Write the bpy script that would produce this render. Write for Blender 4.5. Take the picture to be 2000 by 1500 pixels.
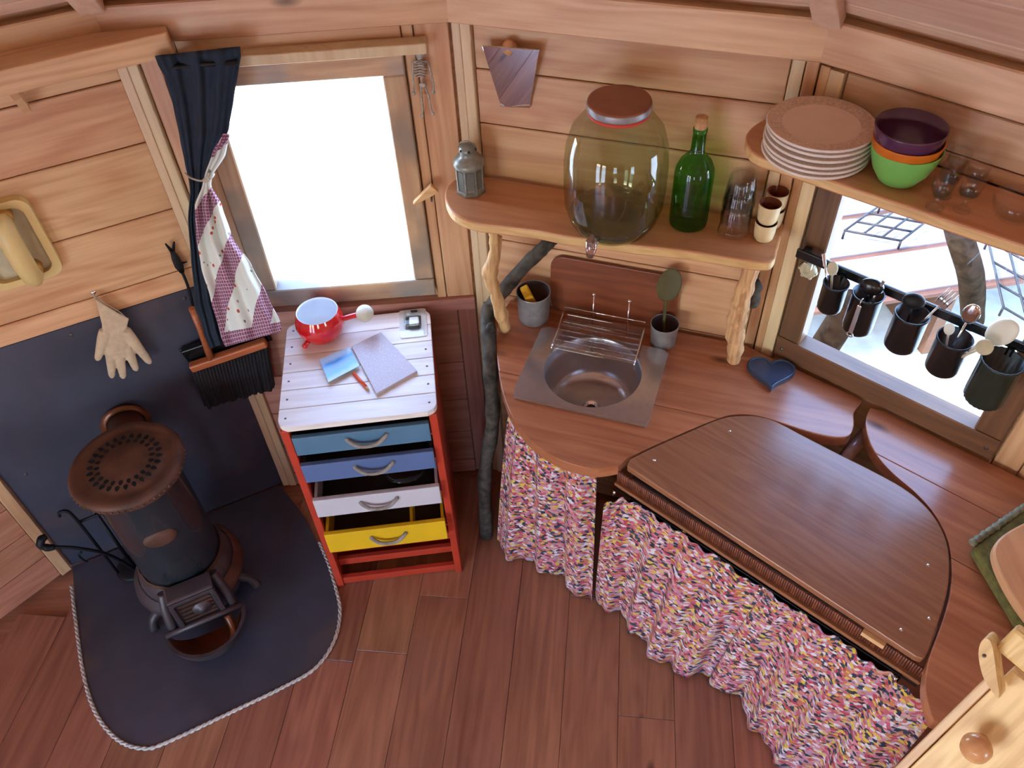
import bpy, bmesh, math, random
import numpy as np
from mathutils import Vector, Matrix

random.seed(11)
scn = bpy.context.scene
for o in list(bpy.data.objects):
    bpy.data.objects.remove(o)
COL = scn.collection
rad = math.radians

# ---------------------------------------------------------------- camera, units
# The room is laid out in units of the camera height (H = 2.3 units above the floor);
# K turns a unit into metres when meshes are made.
H = 2.3
K = 2.7 / 2.3
F, PITCH, ROLL = 1640.0, rad(46.8), rad(3.35)
_cp, _sp = math.cos(PITCH), math.sin(PITCH)
_c, _s = math.cos(ROLL), math.sin(ROLL)
_fw = np.array([0, _cp, -_sp]); _rt = np.array([1.0, 0, 0]); _dn = np.array([0, -_sp, -_cp])
BX, BY, BZ = _c*_rt + _s*_dn, -_s*_rt + _c*_dn, _fw
CAM = np.array([0, 0, H])

cam_d = bpy.data.cameras.new('camera')
cam_d.sensor_width = 36.0
cam_d.lens = F / 2000.0 * 36.0
cam_d.clip_start = 0.05
cam_d.clip_end = 200
cam = bpy.data.objects.new('camera', cam_d)
COL.objects.link(cam)
M3 = Matrix((BX, -BY, -BZ)).transposed()
cam.matrix_world = Matrix.Translation(Vector(CAM * K)) @ M3.to_4x4()
scn.camera = cam

# ---------------------------------------------------------------- sky, sun, exposure
scn.view_settings.view_transform = 'Standard'
scn.view_settings.look = 'None'
scn.view_settings.gamma = 1.0
scn.view_settings.use_curve_mapping = False
scn.view_settings.exposure = 0.15

world = bpy.data.worlds.new('world')
scn.world = world
world.use_nodes = True
wn = world.node_tree
wn.nodes.clear()
_out = wn.nodes.new('ShaderNodeOutputWorld')
_bg = wn.nodes.new('ShaderNodeBackground')
_sky = wn.nodes.new('ShaderNodeTexSky')
_sky.sky_type = 'NISHITA'
_sky.sun_disc = False
_sky.ozone_density = 3.0
_sky.sun_elevation = rad(48)
_sky.sun_rotation = rad(-95)
_bg.inputs['Strength'].default_value = 3.2
wn.links.new(_sky.outputs[0], _bg.inputs['Color'])
wn.links.new(_bg.outputs[0], _out.inputs['Surface'])

SUN_AZ = (-0.93, -0.36)          # where the sun stands, seen from above
SUN_EL = rad(44)
sun_d = bpy.data.lights.new('sun', 'SUN')
sun_d.energy = 9.0
sun_d.angle = rad(0.6)
sun_d.color = (1.0, 0.96, 0.90)
sun = bpy.data.objects.new('sun', sun_d)
COL.objects.link(sun)
_sd = Vector((-SUN_AZ[0]*math.cos(SUN_EL), -SUN_AZ[1]*math.cos(SUN_EL), -math.sin(SUN_EL)))
sun.rotation_euler = _sd.to_track_quat('-Z', 'Y').to_euler()
sun.location = (-8, -3, 9)

# ---------------------------------------------------------------- pixel -> place helpers
WANG = {-1: rad(46.5), 0: rad(24), 1: rad(1.4), 2: rad(-21), 3: rad(-43.5), 4: rad(-66)}

def ray(u, v):
    return ((u-1000)/F)*BX + ((v-750)/F)*BY + BZ

def atz(u, v, z=0.0):
    d = ray(u, v)
    return CAM + d*(z-H)/d[2]

def udir(a):
    return np.array([math.cos(a), math.sin(a), 0.0])

def ninw(a):                     # inward normal of a wall running at angle a
    return np.array([math.sin(a), -math.cos(a), 0.0])

L = {0: atz(139, 1108)}
L[1] = L[0] + .70*udir(WANG[0])
L[2] = L[1] + .716*udir(WANG[1])
L[3] = L[2] + .755*udir(WANG[2])
L[4] = L[3] + .70*udir(WANG[3])
CEN = np.array([-.385, -.04, 0])
RC = 1.80/math.cos(rad(11.25))
def ring(i):
    a = rad(125.0 - 22.5*i)
    return CEN + RC*np.array([math.cos(a), math.sin(a), 0])
for i in range(5, 16):
    L[i] = ring(i)
WALLP = [(L[i], L[(i+1) % 16]) for i in range(16)]
for i in range(16):
    a, b = WALLP[i]
    WANG[i] = math.atan2(b[1]-a[1], b[0]-a[0])

def onw(u, v, k, d=0.0):
    """pixel on wall k, a distance d in front of it -> (along, -d, z) in that wall's frame"""
    n = ninw(WANG[k]); p0 = L[k] + n*d; r = ray(u, v)
    p = CAM + r*(n@(p0-CAM))/(n@r)
    return np.array([(p-L[k])@udir(WANG[k]), -d, p[2]])

def wl(k, x, y, z):              # wall frame -> world
    return L[k] + udir(WANG[k])*x - ninw(WANG[k])*y + np.array([0, 0, z])

def tow(k, p):                   # world -> wall frame
    q = np.array(p) - L[k]
    return np.array([q@udir(WANG[k]), -(q@ninw(WANG[k])), p[2]])

def zpoly(k, pxs, z):            # pixels on a level plane -> xy in wall frame k
    return [tuple(tow(k, atz(u, v, z))[:2]) for u, v in pxs]

def spline(pts, n=6, closed=False):
    P = [np.array(p, float) for p in pts]
    m = len(P); out = []
    rng = range(m if closed else m-1)
    for i in rng:
        p1, p2 = P[i], P[(i+1) % m]
        p0 = P[(i-1) % m] if (closed or i > 0) else p1
        p3 = P[(i+2) % m] if (closed or i+2 < m) else p2
        for j in range(n):
            t = j/n
            out.append(.5*((2*p1)+(p2-p0)*t+(2*p0-5*p1+4*p2-p3)*t*t+(3*p1-p0-3*p2+p3)*t**3))
    if not closed:
        out.append(P[-1])
    return [tuple(p) for p in out]

# ---------------------------------------------------------------- materials
def C(r, g, b):
    f = lambda c: c/12.92 if c <= .04045 else ((c+.055)/1.055)**2.4
    return (f(r/255), f(g/255), f(b/255), 1.0)

def newmat(name):
    m = bpy.data.materials.new(name); m.use_nodes = True
    nt = m.node_tree
    b = nt.nodes['Principled BSDF']
    return m, nt, b

def N(nt, t, **kw):
    n = nt.nodes.new(t)
    for k, v in kw.items():
        setattr(n, k, v)
    return n

def ramp(nt, fac, stops):
    r = nt.nodes.new('ShaderNodeValToRGB')
    e = r.color_ramp.elements
    while len(e) < len(stops):
        e.new(.5)
    for i, (p, c) in enumerate(stops):
        e[i].position = p; e[i].color = c
    nt.links.new(fac, r.inputs[0])
    return r.outputs[0]

def plain(name, col, rough=.5, metal=0.0, coat=0.0, noise=0.0, nscale=20, bump=0.0, spec=.5):
    m, nt, b = newmat(name)
    b.inputs['Roughness'].default_value = rough
    b.inputs['Metallic'].default_value = metal
    b.inputs['Coat Weight'].default_value = coat
    b.inputs['Specular IOR Level'].default_value = spec
    tc = N(nt, 'ShaderNodeTexCoord')
    nz = N(nt, 'ShaderNodeTexNoise')
    nz.inputs['Scale'].default_value = nscale
    nz.inputs['Detail'].default_value = 5
    nt.links.new(tc.outputs['Object'], nz.inputs['Vector'])
    d = tuple(max(0, c*(1-noise)) for c in col[:3])+(1,)
    l = tuple(min(1, c*(1+noise*.6)) for c in col[:3])+(1,)
    o = ramp(nt, nz.outputs['Fac'], [(.3, d), (.7, l)])
    nt.links.new(o, b.inputs['Base Color'])
    if bump:
        bp = N(nt, 'ShaderNodeBump')
        bp.inputs['Strength'].default_value = bump
        bp.inputs['Distance'].default_value = .004
        nt.links.new(nz.outputs['Fac'], bp.inputs['Height'])
        nt.links.new(bp.outputs[0], b.inputs['Normal'])
    return m

def wood(name, light, dark, axis='x', rough=.5, coat=0.0, freq=1.0, knots=True, tint=.10, contrast=1.0, weather=None):
    m, nt, b = newmat(name)
    lk = nt.links.new
    b.inputs['Roughness'].default_value = rough
    b.inputs['Coat Weight'].default_value = coat
    b.inputs['Coat Roughness'].default_value = .22
    tc = N(nt, 'ShaderNodeTexCoord'); oi = N(nt, 'ShaderNodeObjectInfo')
    off = N(nt, 'ShaderNodeVectorMath', operation='SCALE')
    cx = N(nt, 'ShaderNodeCombineXYZ')
    for i in range(3):
        lk(oi.outputs['Random'], cx.inputs[i])
    lk(cx.outputs[0], off.inputs[0]); off.inputs['Scale'].default_value = 37.0
    add = N(nt, 'ShaderNodeVectorMath', operation='ADD')
    lk(tc.outputs['Object'], add.inputs[0]); lk(off.outputs[0], add.inputs[1])
    def mapped(al, ac):
        mp = N(nt, 'ShaderNodeMapping')
        s = {'x': (al, ac, ac), 'y': (ac, al, ac), 'z': (ac, ac, al)}[axis]
        mp.inputs['Scale'].default_value = tuple(v*freq for v in s)
        lk(add.outputs[0], mp.inputs[0]); return mp.outputs[0]
    fine = N(nt, 'ShaderNodeTexNoise'); fine.inputs['Scale'].default_value = 1
    fine.inputs['Detail'].default_value = 7; fine.inputs['Roughness'].default_value = .6
    lk(mapped(3.0, 55), fine.inputs['Vector'])
    big = N(nt, 'ShaderNodeTexNoise'); big.inputs['Scale'].default_value = 1
    big.inputs['Detail'].default_value = 2; big.inputs['Distortion'].default_value = .6
    lk(mapped(.9, 7.5), big.inputs['Vector'])
    mul = N(nt, 'ShaderNodeMath', operation='MULTIPLY'); mul.inputs[1].default_value = 42
    lk(big.outputs['Fac'], mul.inputs[0])
    sn = N(nt, 'ShaderNodeMath', operation='SINE'); lk(mul.outputs[0], sn.inputs[0])
    mr = N(nt, 'ShaderNodeMapRange'); mr.inputs[1].default_value = -1; mr.inputs[2].default_value = 1
    lk(sn.outputs[0], mr.inputs[0])
    mx = N(nt, 'ShaderNodeMix'); mx.inputs[0].default_value = .20
    lk(fine.outputs['Fac'], mx.inputs[2]); lk(mr.outputs[0], mx.inputs[3])
    patch = N(nt, 'ShaderNodeTexNoise'); patch.inputs['Scale'].default_value = 1
    lk(mapped(1.1, 3.5), patch.inputs['Vector'])
    ad = N(nt, 'ShaderNodeMath', operation='MULTIPLY_ADD'); ad.inputs[1].default_value = .55
    lk(patch.outputs['Fac'], ad.inputs[0]); lk(mx.outputs[0], ad.inputs[2])
    w = .30/contrast
    col = ramp(nt, ad.outputs[0], [(.72-w, dark), (.72+w, light)])
    if knots:
        vo = N(nt, 'ShaderNodeTexVoronoi'); vo.inputs['Scale'].default_value = 1
        lk(mapped(2.1, 5.5), vo.inputs['Vector'])
        kr = ramp(nt, vo.outputs['Distance'], [(.035, (1, 1, 1, 1)), (.10, (0, 0, 0, 1))])
        mk = N(nt, 'ShaderNodeMix', data_type='RGBA')
        kd = tuple(c*.30 for c in dark[:3])+(1,)
        lk(kr, mk.inputs[0]); lk(col, mk.inputs[6]); mk.inputs[7].default_value = kd
        col = mk.outputs[2]
    if weather:
        wz = N(nt, 'ShaderNodeTexNoise'); wz.inputs['Scale'].default_value = 6
        lk(add.outputs[0], wz.inputs['Vector'])
        wr = ramp(nt, wz.outputs['Fac'], [(.42, (0, 0, 0, 1)), (.62, (1, 1, 1, 1))])
        mk = N(nt, 'ShaderNodeMix', data_type='RGBA')
        lk(wr, mk.inputs[0]); lk(col, mk.inputs[6]); mk.inputs[7].default_value = weather
        col = mk.outputs[2]
    hs = N(nt, 'ShaderNodeHueSaturation')
    v = N(nt, 'ShaderNodeMapRange'); v.inputs[3].default_value = 1-tint; v.inputs[4].default_value = 1+tint
    lk(oi.outputs['Random'], v.inputs[0]); lk(v.outputs[0], hs.inputs['Value'])
    h = N(nt, 'ShaderNodeMapRange'); h.inputs[3].default_value = .5-tint*.06; h.inputs[4].default_value = .5+tint*.06
    fr = N(nt, 'ShaderNodeMath', operation='FRACT'); m7 = N(nt, 'ShaderNodeMath', operation='MULTIPLY')
    m7.inputs[1].default_value = 7.31; lk(oi.outputs['Random'], m7.inputs[0]); lk(m7.outputs[0], fr.inputs[0])
    lk(fr.outputs[0], h.inputs[0]); lk(h.outputs[0], hs.inputs['Hue'])
    lk(col, hs.inputs['Color']); lk(hs.outputs[0], b.inputs['Base Color'])
    bp = N(nt, 'ShaderNodeBump'); bp.inputs['Strength'].default_value = .12; bp.inputs['Distance'].default_value = .002
    lk(fine.outputs['Fac'], bp.inputs['Height']); lk(bp.outputs[0], b.inputs['Normal'])
    return m

def glass(name, tint, gloss=.10, rough=.02, spot=None):
    """thin clear or tinted glass: what lies behind shows through, with mirror-like glints"""
    m = bpy.data.materials.new(name); m.use_nodes = True
    nt = m.node_tree; nt.nodes.clear()
    out = N(nt, 'ShaderNodeOutputMaterial'); tr = N(nt, 'ShaderNodeBsdfTransparent'); gl = N(nt, 'ShaderNodeBsdfGlossy')
    tr.inputs[0].default_value = tint; gl.inputs['Roughness'].default_value = rough
    lw = N(nt, 'ShaderNodeLayerWeight'); lw.inputs['Blend'].default_value = .25
    mr = N(nt, 'ShaderNodeMapRange'); mr.inputs[3].default_value = gloss*.55; mr.inputs[4].default_value = min(1, gloss*4)
    nt.links.new(lw.outputs['Facing'], mr.inputs[0])
    mx = N(nt, 'ShaderNodeMixShader')
    nt.links.new(mr.outputs[0], mx.inputs[0]); nt.links.new(tr.outputs[0], mx.inputs[1]); nt.links.new(gl.outputs[0], mx.inputs[2])
    nt.links.new(mx.outputs[0], out.inputs['Surface'])
    return m

MAT = {}
WL, WD = C(228, 186, 142), C(190, 132, 92)
MAT['board'] = wood('pine boards', WL, WD, 'x', rough=.42, tint=.09)
MAT['board_v'] = wood('pine boards upright', WL, WD, 'z', rough=.42, tint=.09)
MAT['batten'] = wood('pale batten', C(230, 206, 166), C(206, 172, 132), 'z', rough=.5, knots=False)
MAT['lowboard'] = wood('varnished red brown boards', C(204, 152, 132), C(158, 108, 94), 'x', rough=.16, coat=.4)
MAT['lowboard_v'] = wood('varnished red brown boards upright', C(204, 152, 132), C(158, 108, 94), 'z', rough=.2, coat=.4)
MAT['roofboard'] = wood('roof boards', C(230, 196, 166), C(206, 160, 132), 'x', rough=.5)
MAT['rafter'] = wood('rafters', C(228, 196, 166), C(204, 162, 132), 'y', rough=.5, knots=False)
MAT['floor'] = wood('floor planks', C(176, 120, 92), C(132, 80, 60), 'x', rough=.30, coat=.12, tint=.14)
MAT['counter'] = wood('counter wood', C(188, 120, 84), C(146, 82, 56), 'x', rough=.22, coat=.35, tint=.05)
MAT['shelf'] = wood('shelf wood', C(208, 150, 108), C(178, 116, 78), 'x', rough=.35, tint=.05)
MAT['live'] = wood('live edge', C(226, 190, 132), C(188, 142, 90), 'x', rough=.6, freq=2, knots=False)
MAT['drift'] = wood('driftwood', C(218, 174, 122), C(160, 106, 66), 'z', rough=.6, freq=2.2, knots=False, contrast=1.5)
MAT['frame'] = wood('weathered frame', C(212, 178, 138), C(166, 128, 96), 'x', rough=.5, weather=C(150, 140, 132))
MAT['frame_v'] = wood('weathered frame upright', C(212, 178, 138), C(166, 128, 96), 'z', rough=.5, weather=C(156, 138, 118))
MAT['frame_dark'] = wood('dark frame', C(128, 90, 62), C(84, 54, 38), 'x', rough=.4)
MAT['frame_dark_v'] = wood('dark frame upright', C(128, 90, 62), C(84, 54, 38), 'z', rough=.4)
MAT['lid'] = wood('oak veneer', C(158, 106, 74), C(126, 78, 54), 'x', rough=.28, coat=.4, freq=2.0, knots=False, tint=.02)
MAT['pine'] = wood('yellow pine', C(232, 196, 134), C(196, 146, 86), 'z', rough=.45, freq=1.6, contrast=1.3)
MAT['pale'] = wood('pale whitewashed boards', C(246, 238, 230), C(222, 204, 194), 'x', rough=.4, tint=.05)
MAT['cutboard'] = wood('dark chopping board', C(146, 84, 52), C(104, 56, 34), 'x', rough=.3, knots=False)
MAT['stoolwood'] = wood('beech', C(222, 172, 128), C(198, 142, 102), 'y', rough=.35, knots=False)
MAT['deck'] = wood('outdoor deck', C(126, 112, 116), C(98, 86, 88), 'x', rough=.7)
MAT['deck_edge'] = wood('outdoor joist', C(96, 56, 34), C(70, 40, 24), 'x', rough=.7)
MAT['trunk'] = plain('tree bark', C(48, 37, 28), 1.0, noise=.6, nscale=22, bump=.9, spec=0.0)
MAT['bark'] = plain('dark bark', C(72, 66, 58), .85, noise=.8, nscale=34, bump=1.0)
MAT['zinc'] = plain('zinc sheet', C(78, 80, 94), .42, metal=.25, noise=.28, nscale=3.5)
def stain(m):
    nt = m.node_tree; b = nt.nodes['Principled BSDF']
    src = b.inputs['Base Color'].links[0].from_socket
    tc = N(nt, 'ShaderNodeTexCoord'); nz = N(nt, 'ShaderNodeTexNoise'); nz.inputs['Scale'].default_value = 2.6; nz.inputs['Detail'].default_value = 4
    nt.links.new(tc.outputs['Object'], nz.inputs['Vector'])
    r = ramp(nt, nz.outputs['Fac'], [(.55, (0, 0, 0, 1)), (.78, (.7, .7, .7, 1))])
    mx = N(nt, 'ShaderNodeMix', data_type='RGBA'); nt.links.new(r, mx.inputs[0]); nt.links.new(src, mx.inputs[6]); mx.inputs[7].default_value = C(122, 100, 82)
    nt.links.new(mx.outputs[2], b.inputs['Base Color'])
stain(MAT['zinc'])
MAT['rope'] = plain('rope', C(214, 206, 196), .9, noise=.25, nscale=160, bump=.6)
MAT['enamel'] = plain('dark enamel', C(44, 46, 50), .22, coat=.3, noise=.25, nscale=6)
MAT['rust'] = plain('rusty cast iron', C(98, 64, 48), .6, metal=.3, noise=.45, nscale=14, bump=.4)
MAT['iron'] = plain('grey cast iron', C(88, 78, 80), .45, metal=.5, noise=.35, nscale=14, bump=.3)
MAT['copper'] = plain('brown enamel', C(112, 62, 30), .3, metal=.3, noise=.4, nscale=10)
MAT['black'] = plain('black gloss plastic', C(20, 20, 22), .25, noise=.1)
MAT['blackiron'] = plain('black wrought iron', C(26, 25, 28), .55, metal=.4, noise=.2)
MAT['dark'] = plain('dark recess', C(36, 24, 20), .8, noise=.3)
MAT['chrome'] = plain('chrome', C(220, 220, 222), .08, metal=1.0)
MAT['steel'] = plain('brushed steel', C(196, 192, 192), .24, metal=.85, noise=.06, nscale=60)
MAT['tin'] = plain('galvanised tin', C(158, 158, 160), .4, metal=.45, noise=.22, nscale=40)
MAT['pewter'] = plain('old pewter', C(140, 142, 134), .38, metal=.4, noise=.3, nscale=50, bump=.2)
MAT['bone'] = plain('aged white metal', C(186, 184, 174), .45, metal=.2, noise=.35, nscale=90)
MAT['board_red'] = wood('reddish low boards', C(206, 148, 116), C(164, 104, 78), 'x', rough=.3, coat=.2)
MAT['hole_shade'] = plain('soot black', C(10, 8, 7), .9)
MAT['lampglass'] = plain('dull green glass', C(112, 118, 112), .3, metal=.2, noise=.2)
MAT['mirror'] = plain('mirror', C(225, 225, 230), .02, metal=1.0)
MAT['red'] = plain('red paint', C(190, 62, 40), .4, noise=.12, nscale=12)
MAT['redenamel'] = plain('red enamel', C(205, 24, 30), .08, coat=.8)
MAT['whiteenamel'] = plain('white enamel', C(236, 238, 240), .1, coat=.5)
MAT['bead'] = plain('cream wooden ball', C(206, 196, 176), .5, noise=.1)
MAT['blue1'] = plain('blue paint', C(84, 122, 150), .38, noise=.08, nscale=10)
MAT['blue2'] = plain('slate blue paint', C(90, 112, 156), .38, noise=.08, nscale=10)
MAT['whitep'] = plain('white paint', C(206, 200, 204), .4, noise=.06, nscale=10)
MAT['yellow'] = plain('yellow paint', C(234, 186, 30), .38, noise=.06, nscale=10)
MAT['cordpull'] = plain('grey cord', C(150, 140, 132), .7, noise=.35, nscale=60)
MAT['drawer_in'] = plain('drawer inside', C(54, 48, 46), .8, noise=.2)
MAT['cork'] = plain('cork', C(206, 160, 112), .8, noise=.25, nscale=90)
MAT['lidmetal'] = plain('brown jar lid', C(150, 96, 72), .35, metal=.2, noise=.15)
MAT['gasket'] = plain('red rubber', C(206, 70, 48), .5)
MAT['cream'] = plain('cream stoneware', C(224, 200, 154), .35, noise=.1)
MAT['brownglaze'] = plain('brown glaze', C(122, 58, 34), .25, noise=.15)
MAT['plate'] = plain('cream plate', C(238, 226, 214), .3, noise=.04)
MAT['plate_top'] = plain('peach plate face', C(236, 208, 188), .35, noise=.04)
MAT['plate_band'] = plain('taupe plate band', C(220, 190, 168), .4, noise=.25, nscale=150)
MAT['bowl_green'] = plain('green bowl', C(122, 190, 92), .3)
MAT['bowl_orange'] = plain('orange bowl', C(206, 112, 24), .3)
MAT['bowl_purple'] = plain('aubergine bowl', C(84, 44, 76), .2, coat=.4)
MAT['sponge'] = plain('yellow sponge', C(238, 182, 40), .9, noise=.2, nscale=120, bump=.5)
MAT['olive'] = plain('olive horn', C(84, 76, 30), .6, noise=.3, nscale=12)
MAT['slate'] = plain('blue slate', C(56, 66, 86), .28, noise=.15, nscale=20)
MAT['glove'] = plain('undyed cotton', C(206, 180, 150), .95, noise=.14, nscale=60, bump=.3)
MAT['navy'] = plain('navy lining cloth', C(30, 44, 60), .9, noise=.2, nscale=30)
MAT['tie'] = plain('pale cord', C(190, 180, 160), .8)
MAT['bristle'] = plain('black bristle', C(24, 24, 30), .8, noise=.4, nscale=200, bump=.8)
MAT['broomwood'] = wood('broom wood', C(190, 112, 66), C(150, 78, 44), 'x', rough=.4, knots=False)
MAT['phone'] = plain('cream moulded case', C(226, 200, 138), .35, noise=.1, nscale=9)
MAT['phone_end'] = plain('amber moulded end', C(200, 146, 66), .4, noise=.1)
MAT['pad'] = None
MAT['moss'] = plain('moss green felt', C(104, 98, 48), .95, noise=.4, nscale=55, bump=.8)
MAT['cordedge'] = plain('grey green braid', C(132, 134, 112), .9, noise=.4, nscale=70, bump=.7)
MAT['reed'] = wood('dark reed', C(132, 70, 44), C(74, 34, 24), 'z', rough=.5, knots=False, freq=3)
MAT['reedrail'] = wood('reed rail', C(150, 92, 58), C(106, 60, 38), 'x', rough=.5, knots=False)
MAT['whiteplastic'] = plain('white plastic', C(226, 226, 216), .35)
MAT['ivory'] = plain('ivory plastic', C(200, 190, 160), .5, noise=.12, nscale=40)
MAT['ground'] = plain('pale gravel', C(226, 226, 216), .95, noise=.2, nscale=9)
MAT['grass'] = plain('sunlit pale grass', C(124, 140, 120), .95, noise=.4, nscale=12)
MAT['pencil'] = plain('orange red pencil', C(226, 78, 40), .35)
MAT['stonew'] = plain('nail head', C(110, 104, 100), .4, metal=.8)
MAT['woodpeg'] = wood('pale peg', C(226, 186, 136), C(190, 140, 94), 'x', rough=.5, knots=False)
MAT['knobwood'] = wood('turned knob', C(208, 154, 104), C(172, 114, 70), 'z', rough=.25, coat=.4, knots=False)
MAT['pane'] = glass('window pane', (.97, .98, .98, 1), gloss=.05)
MAT['jar'] = glass('green tinted jar glass', (.82, .86, .74, 1), gloss=.10)
MAT['jarbase'] = glass('thick green jar base', (.74, .84, .66, 1), gloss=.14)
MAT['bottle'] = glass('bottle green glass', (.24, .66, .12, 1), gloss=.07)
MAT['clear'] = glass('clear glass', (.99, .99, .985, 1), gloss=.06)
MAT['cleartap'] = glass('rosy clear plastic', (.82, .70, .70, 1), gloss=.3, rough=.1)
MAT['acrylic'] = glass('clear acrylic', (.92, .90, .90, 1), gloss=.14, rough=.05)
MAT['blister'] = glass('clear blister', (.995, .995, 1.0, 1), gloss=.05, rough=.08)

def fabric_multi():
    m, nt, b = newmat('scattered colour print cotton')
    lk = nt.links.new
    b.inputs['Roughness'].default_value = .9
    tc = N(nt, 'ShaderNodeTexCoord'); mp = N(nt, 'ShaderNodeMapping')
    mp.inputs['Scale'].default_value = (84, 120, 1); mp.inputs['Rotation'].default_value = (0, 0, .5)
    lk(tc.outputs['UV'], mp.inputs[0])
    dn = N(nt, 'ShaderNodeTexNoise'); dn.inputs['Scale'].default_value = .8
    lk(mp.outputs[0], dn.inputs['Vector'])
    mv = N(nt, 'ShaderNodeMix', data_type='VECTOR'); mv.inputs[0].default_value = .35
    lk(mp.outputs[0], mv.inputs[4]); 
    av = N(nt, 'ShaderNodeVectorMath', operation='ADD'); lk(mp.outputs[0], av.inputs[0]); lk(dn.outputs['Color'], av.inputs[1])
    lk(av.outputs[0], mv.inputs[5])
    vo = N(nt, 'ShaderNodeTexVoronoi'); vo.inputs['Scale'].default_value = 1.0
    lk(mv.outputs[1], vo.inputs['Vector'])
    se = N(nt, 'ShaderNodeSeparateColor'); lk(vo.outputs['Color'], se.inputs[0])
    r = nt.nodes.new('ShaderNodeValToRGB'); r.color_ramp.interpolation = 'CONSTANT'
    pal = [C(206, 128, 146), C(40, 44, 62), C(214, 182, 76), C(182, 66, 84), C(216, 206, 212), C(190, 116, 78), C(176, 136, 160), C(188, 92, 112), C(58, 66, 76), C(200, 158, 146)]
    el = r.color_ramp.elements
    while len(el) < len(pal):
        el.new(.5)
    for i, c in enumerate(pal):
        el[i].position = i/len(pal); el[i].color = c
    lk(se.outputs[0], r.inputs[0]); lk(r.outputs[0], b.inputs['Base Color'])
    return m
MAT['fabric'] = fabric_multi()

def fabric_patch():
    m, nt, b = newmat('patchwork print cotton')
    lk = nt.links.new
    b.inputs['Roughness'].default_value = .9
    tc = N(nt, 'ShaderNodeTexCoord'); sx = N(nt, 'ShaderNodeSeparateXYZ'); lk(tc.outputs['UV'], sx.inputs[0])
    # diagonal bands
    a = N(nt, 'ShaderNodeMath', operation='MULTIPLY'); a.inputs[1].default_value = -1.13; lk(sx.outputs[0], a.inputs[0])
    s = N(nt, 'ShaderNodeMath', operation='ADD'); lk(a.outputs[0], s.inputs[0]); lk(sx.outputs[1], s.inputs[1])
    f = N(nt, 'ShaderNodeMath', operation='MULTIPLY'); f.inputs[1].default_value = 4.1; lk(s.outputs[0], f.inputs[0])
    fr = N(nt, 'ShaderNodeMath', operation='FRACT'); lk(f.outputs[0], fr.inputs[0])
    band = N(nt, 'ShaderNodeMath', operation='LESS_THAN'); band.inputs[1].default_value = .40; lk(fr.outputs[0], band.inputs[0])
    # bottom hem
    hem = N(nt, 'ShaderNodeMath', operation='LESS_THAN'); hem.inputs[1].default_value = .035; lk(sx.outputs[1], hem.inputs[0])
    bm = N(nt, 'ShaderNodeMath', operation='MAXIMUM'); lk(band.outputs[0], bm.inputs[0]); lk(hem.outputs[0], bm.inputs[1])
    # trellis
    v2 = N(nt, 'ShaderNodeTexVoronoi'); v2.feature = 'DISTANCE_TO_EDGE'; v2.inputs['Scale'].default_value = 95; v2.inputs['Randomness'].default_value = .15
    lk(tc.outputs['UV'], v2.inputs['Vector'])
    tre = ramp(nt, v2.outputs['Distance'], [(.06, C(214, 180, 196)), (.14, C(128, 76, 104))])
    # sprigs
    v1 = N(nt, 'ShaderNodeTexVoronoi'); v1.inputs['Scale'].default_value = 34; lk(tc.outputs['UV'], v1.inputs['Vector'])
    sc = N(nt, 'ShaderNodeSeparateColor'); lk(v1.outputs['Color'], sc.inputs[0])
    cr = nt.nodes.new('ShaderNodeValToRGB'); cr.color_ramp.interpolation = 'CONSTANT'
    for i, (p, c) in enumerate([(0, C(190, 70, 50)), (.4, C(110, 128, 112)), (.7, C(170, 150, 160))]):
        if i >= 2:
            cr.color_ramp.elements.new(p)
        cr.color_ramp.elements[i].position = p; cr.color_ramp.elements[i].color = c
    lk(sc.outputs[0], cr.inputs[0])
    dot = N(nt, 'ShaderNodeMath', operation='LESS_THAN'); dot.inputs[1].default_value = .20; lk(v1.outputs['Distance'], dot.inputs[0])
    mx = N(nt, 'ShaderNodeMix', data_type='RGBA'); lk(dot.outputs[0], mx.inputs[0]); mx.inputs[6].default_value = C(226, 230, 224); lk(cr.outputs[0], mx.inputs[7])
    fin = N(nt, 'ShaderNodeMix', data_type='RGBA'); lk(bm.outputs[0], fin.inputs[0]); lk(mx.outputs[2], fin.inputs[6]); lk(tre, fin.inputs[7])
    lk(fin.outputs[2], b.inputs['Base Color'])
    return m
MAT['patch'] = fabric_patch()

def speckle():
    m, nt, b = newmat('speckled card cover')
    tc = N(nt, 'ShaderNodeTexCoord'); vo = N(nt, 'ShaderNodeTexVoronoi'); vo.inputs['Scale'].default_value = 210
    nt.links.new(tc.outputs['Object'], vo.inputs['Vector'])
    o = ramp(nt, vo.outputs['Distance'], [(.10, C(214, 204, 208)), (.3, C(182, 160, 156))])
    nt.links.new(o, b.inputs['Base Color']); b.inputs['Roughness'].default_value = .3
    return m
MAT['pad'] = speckle()

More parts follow.
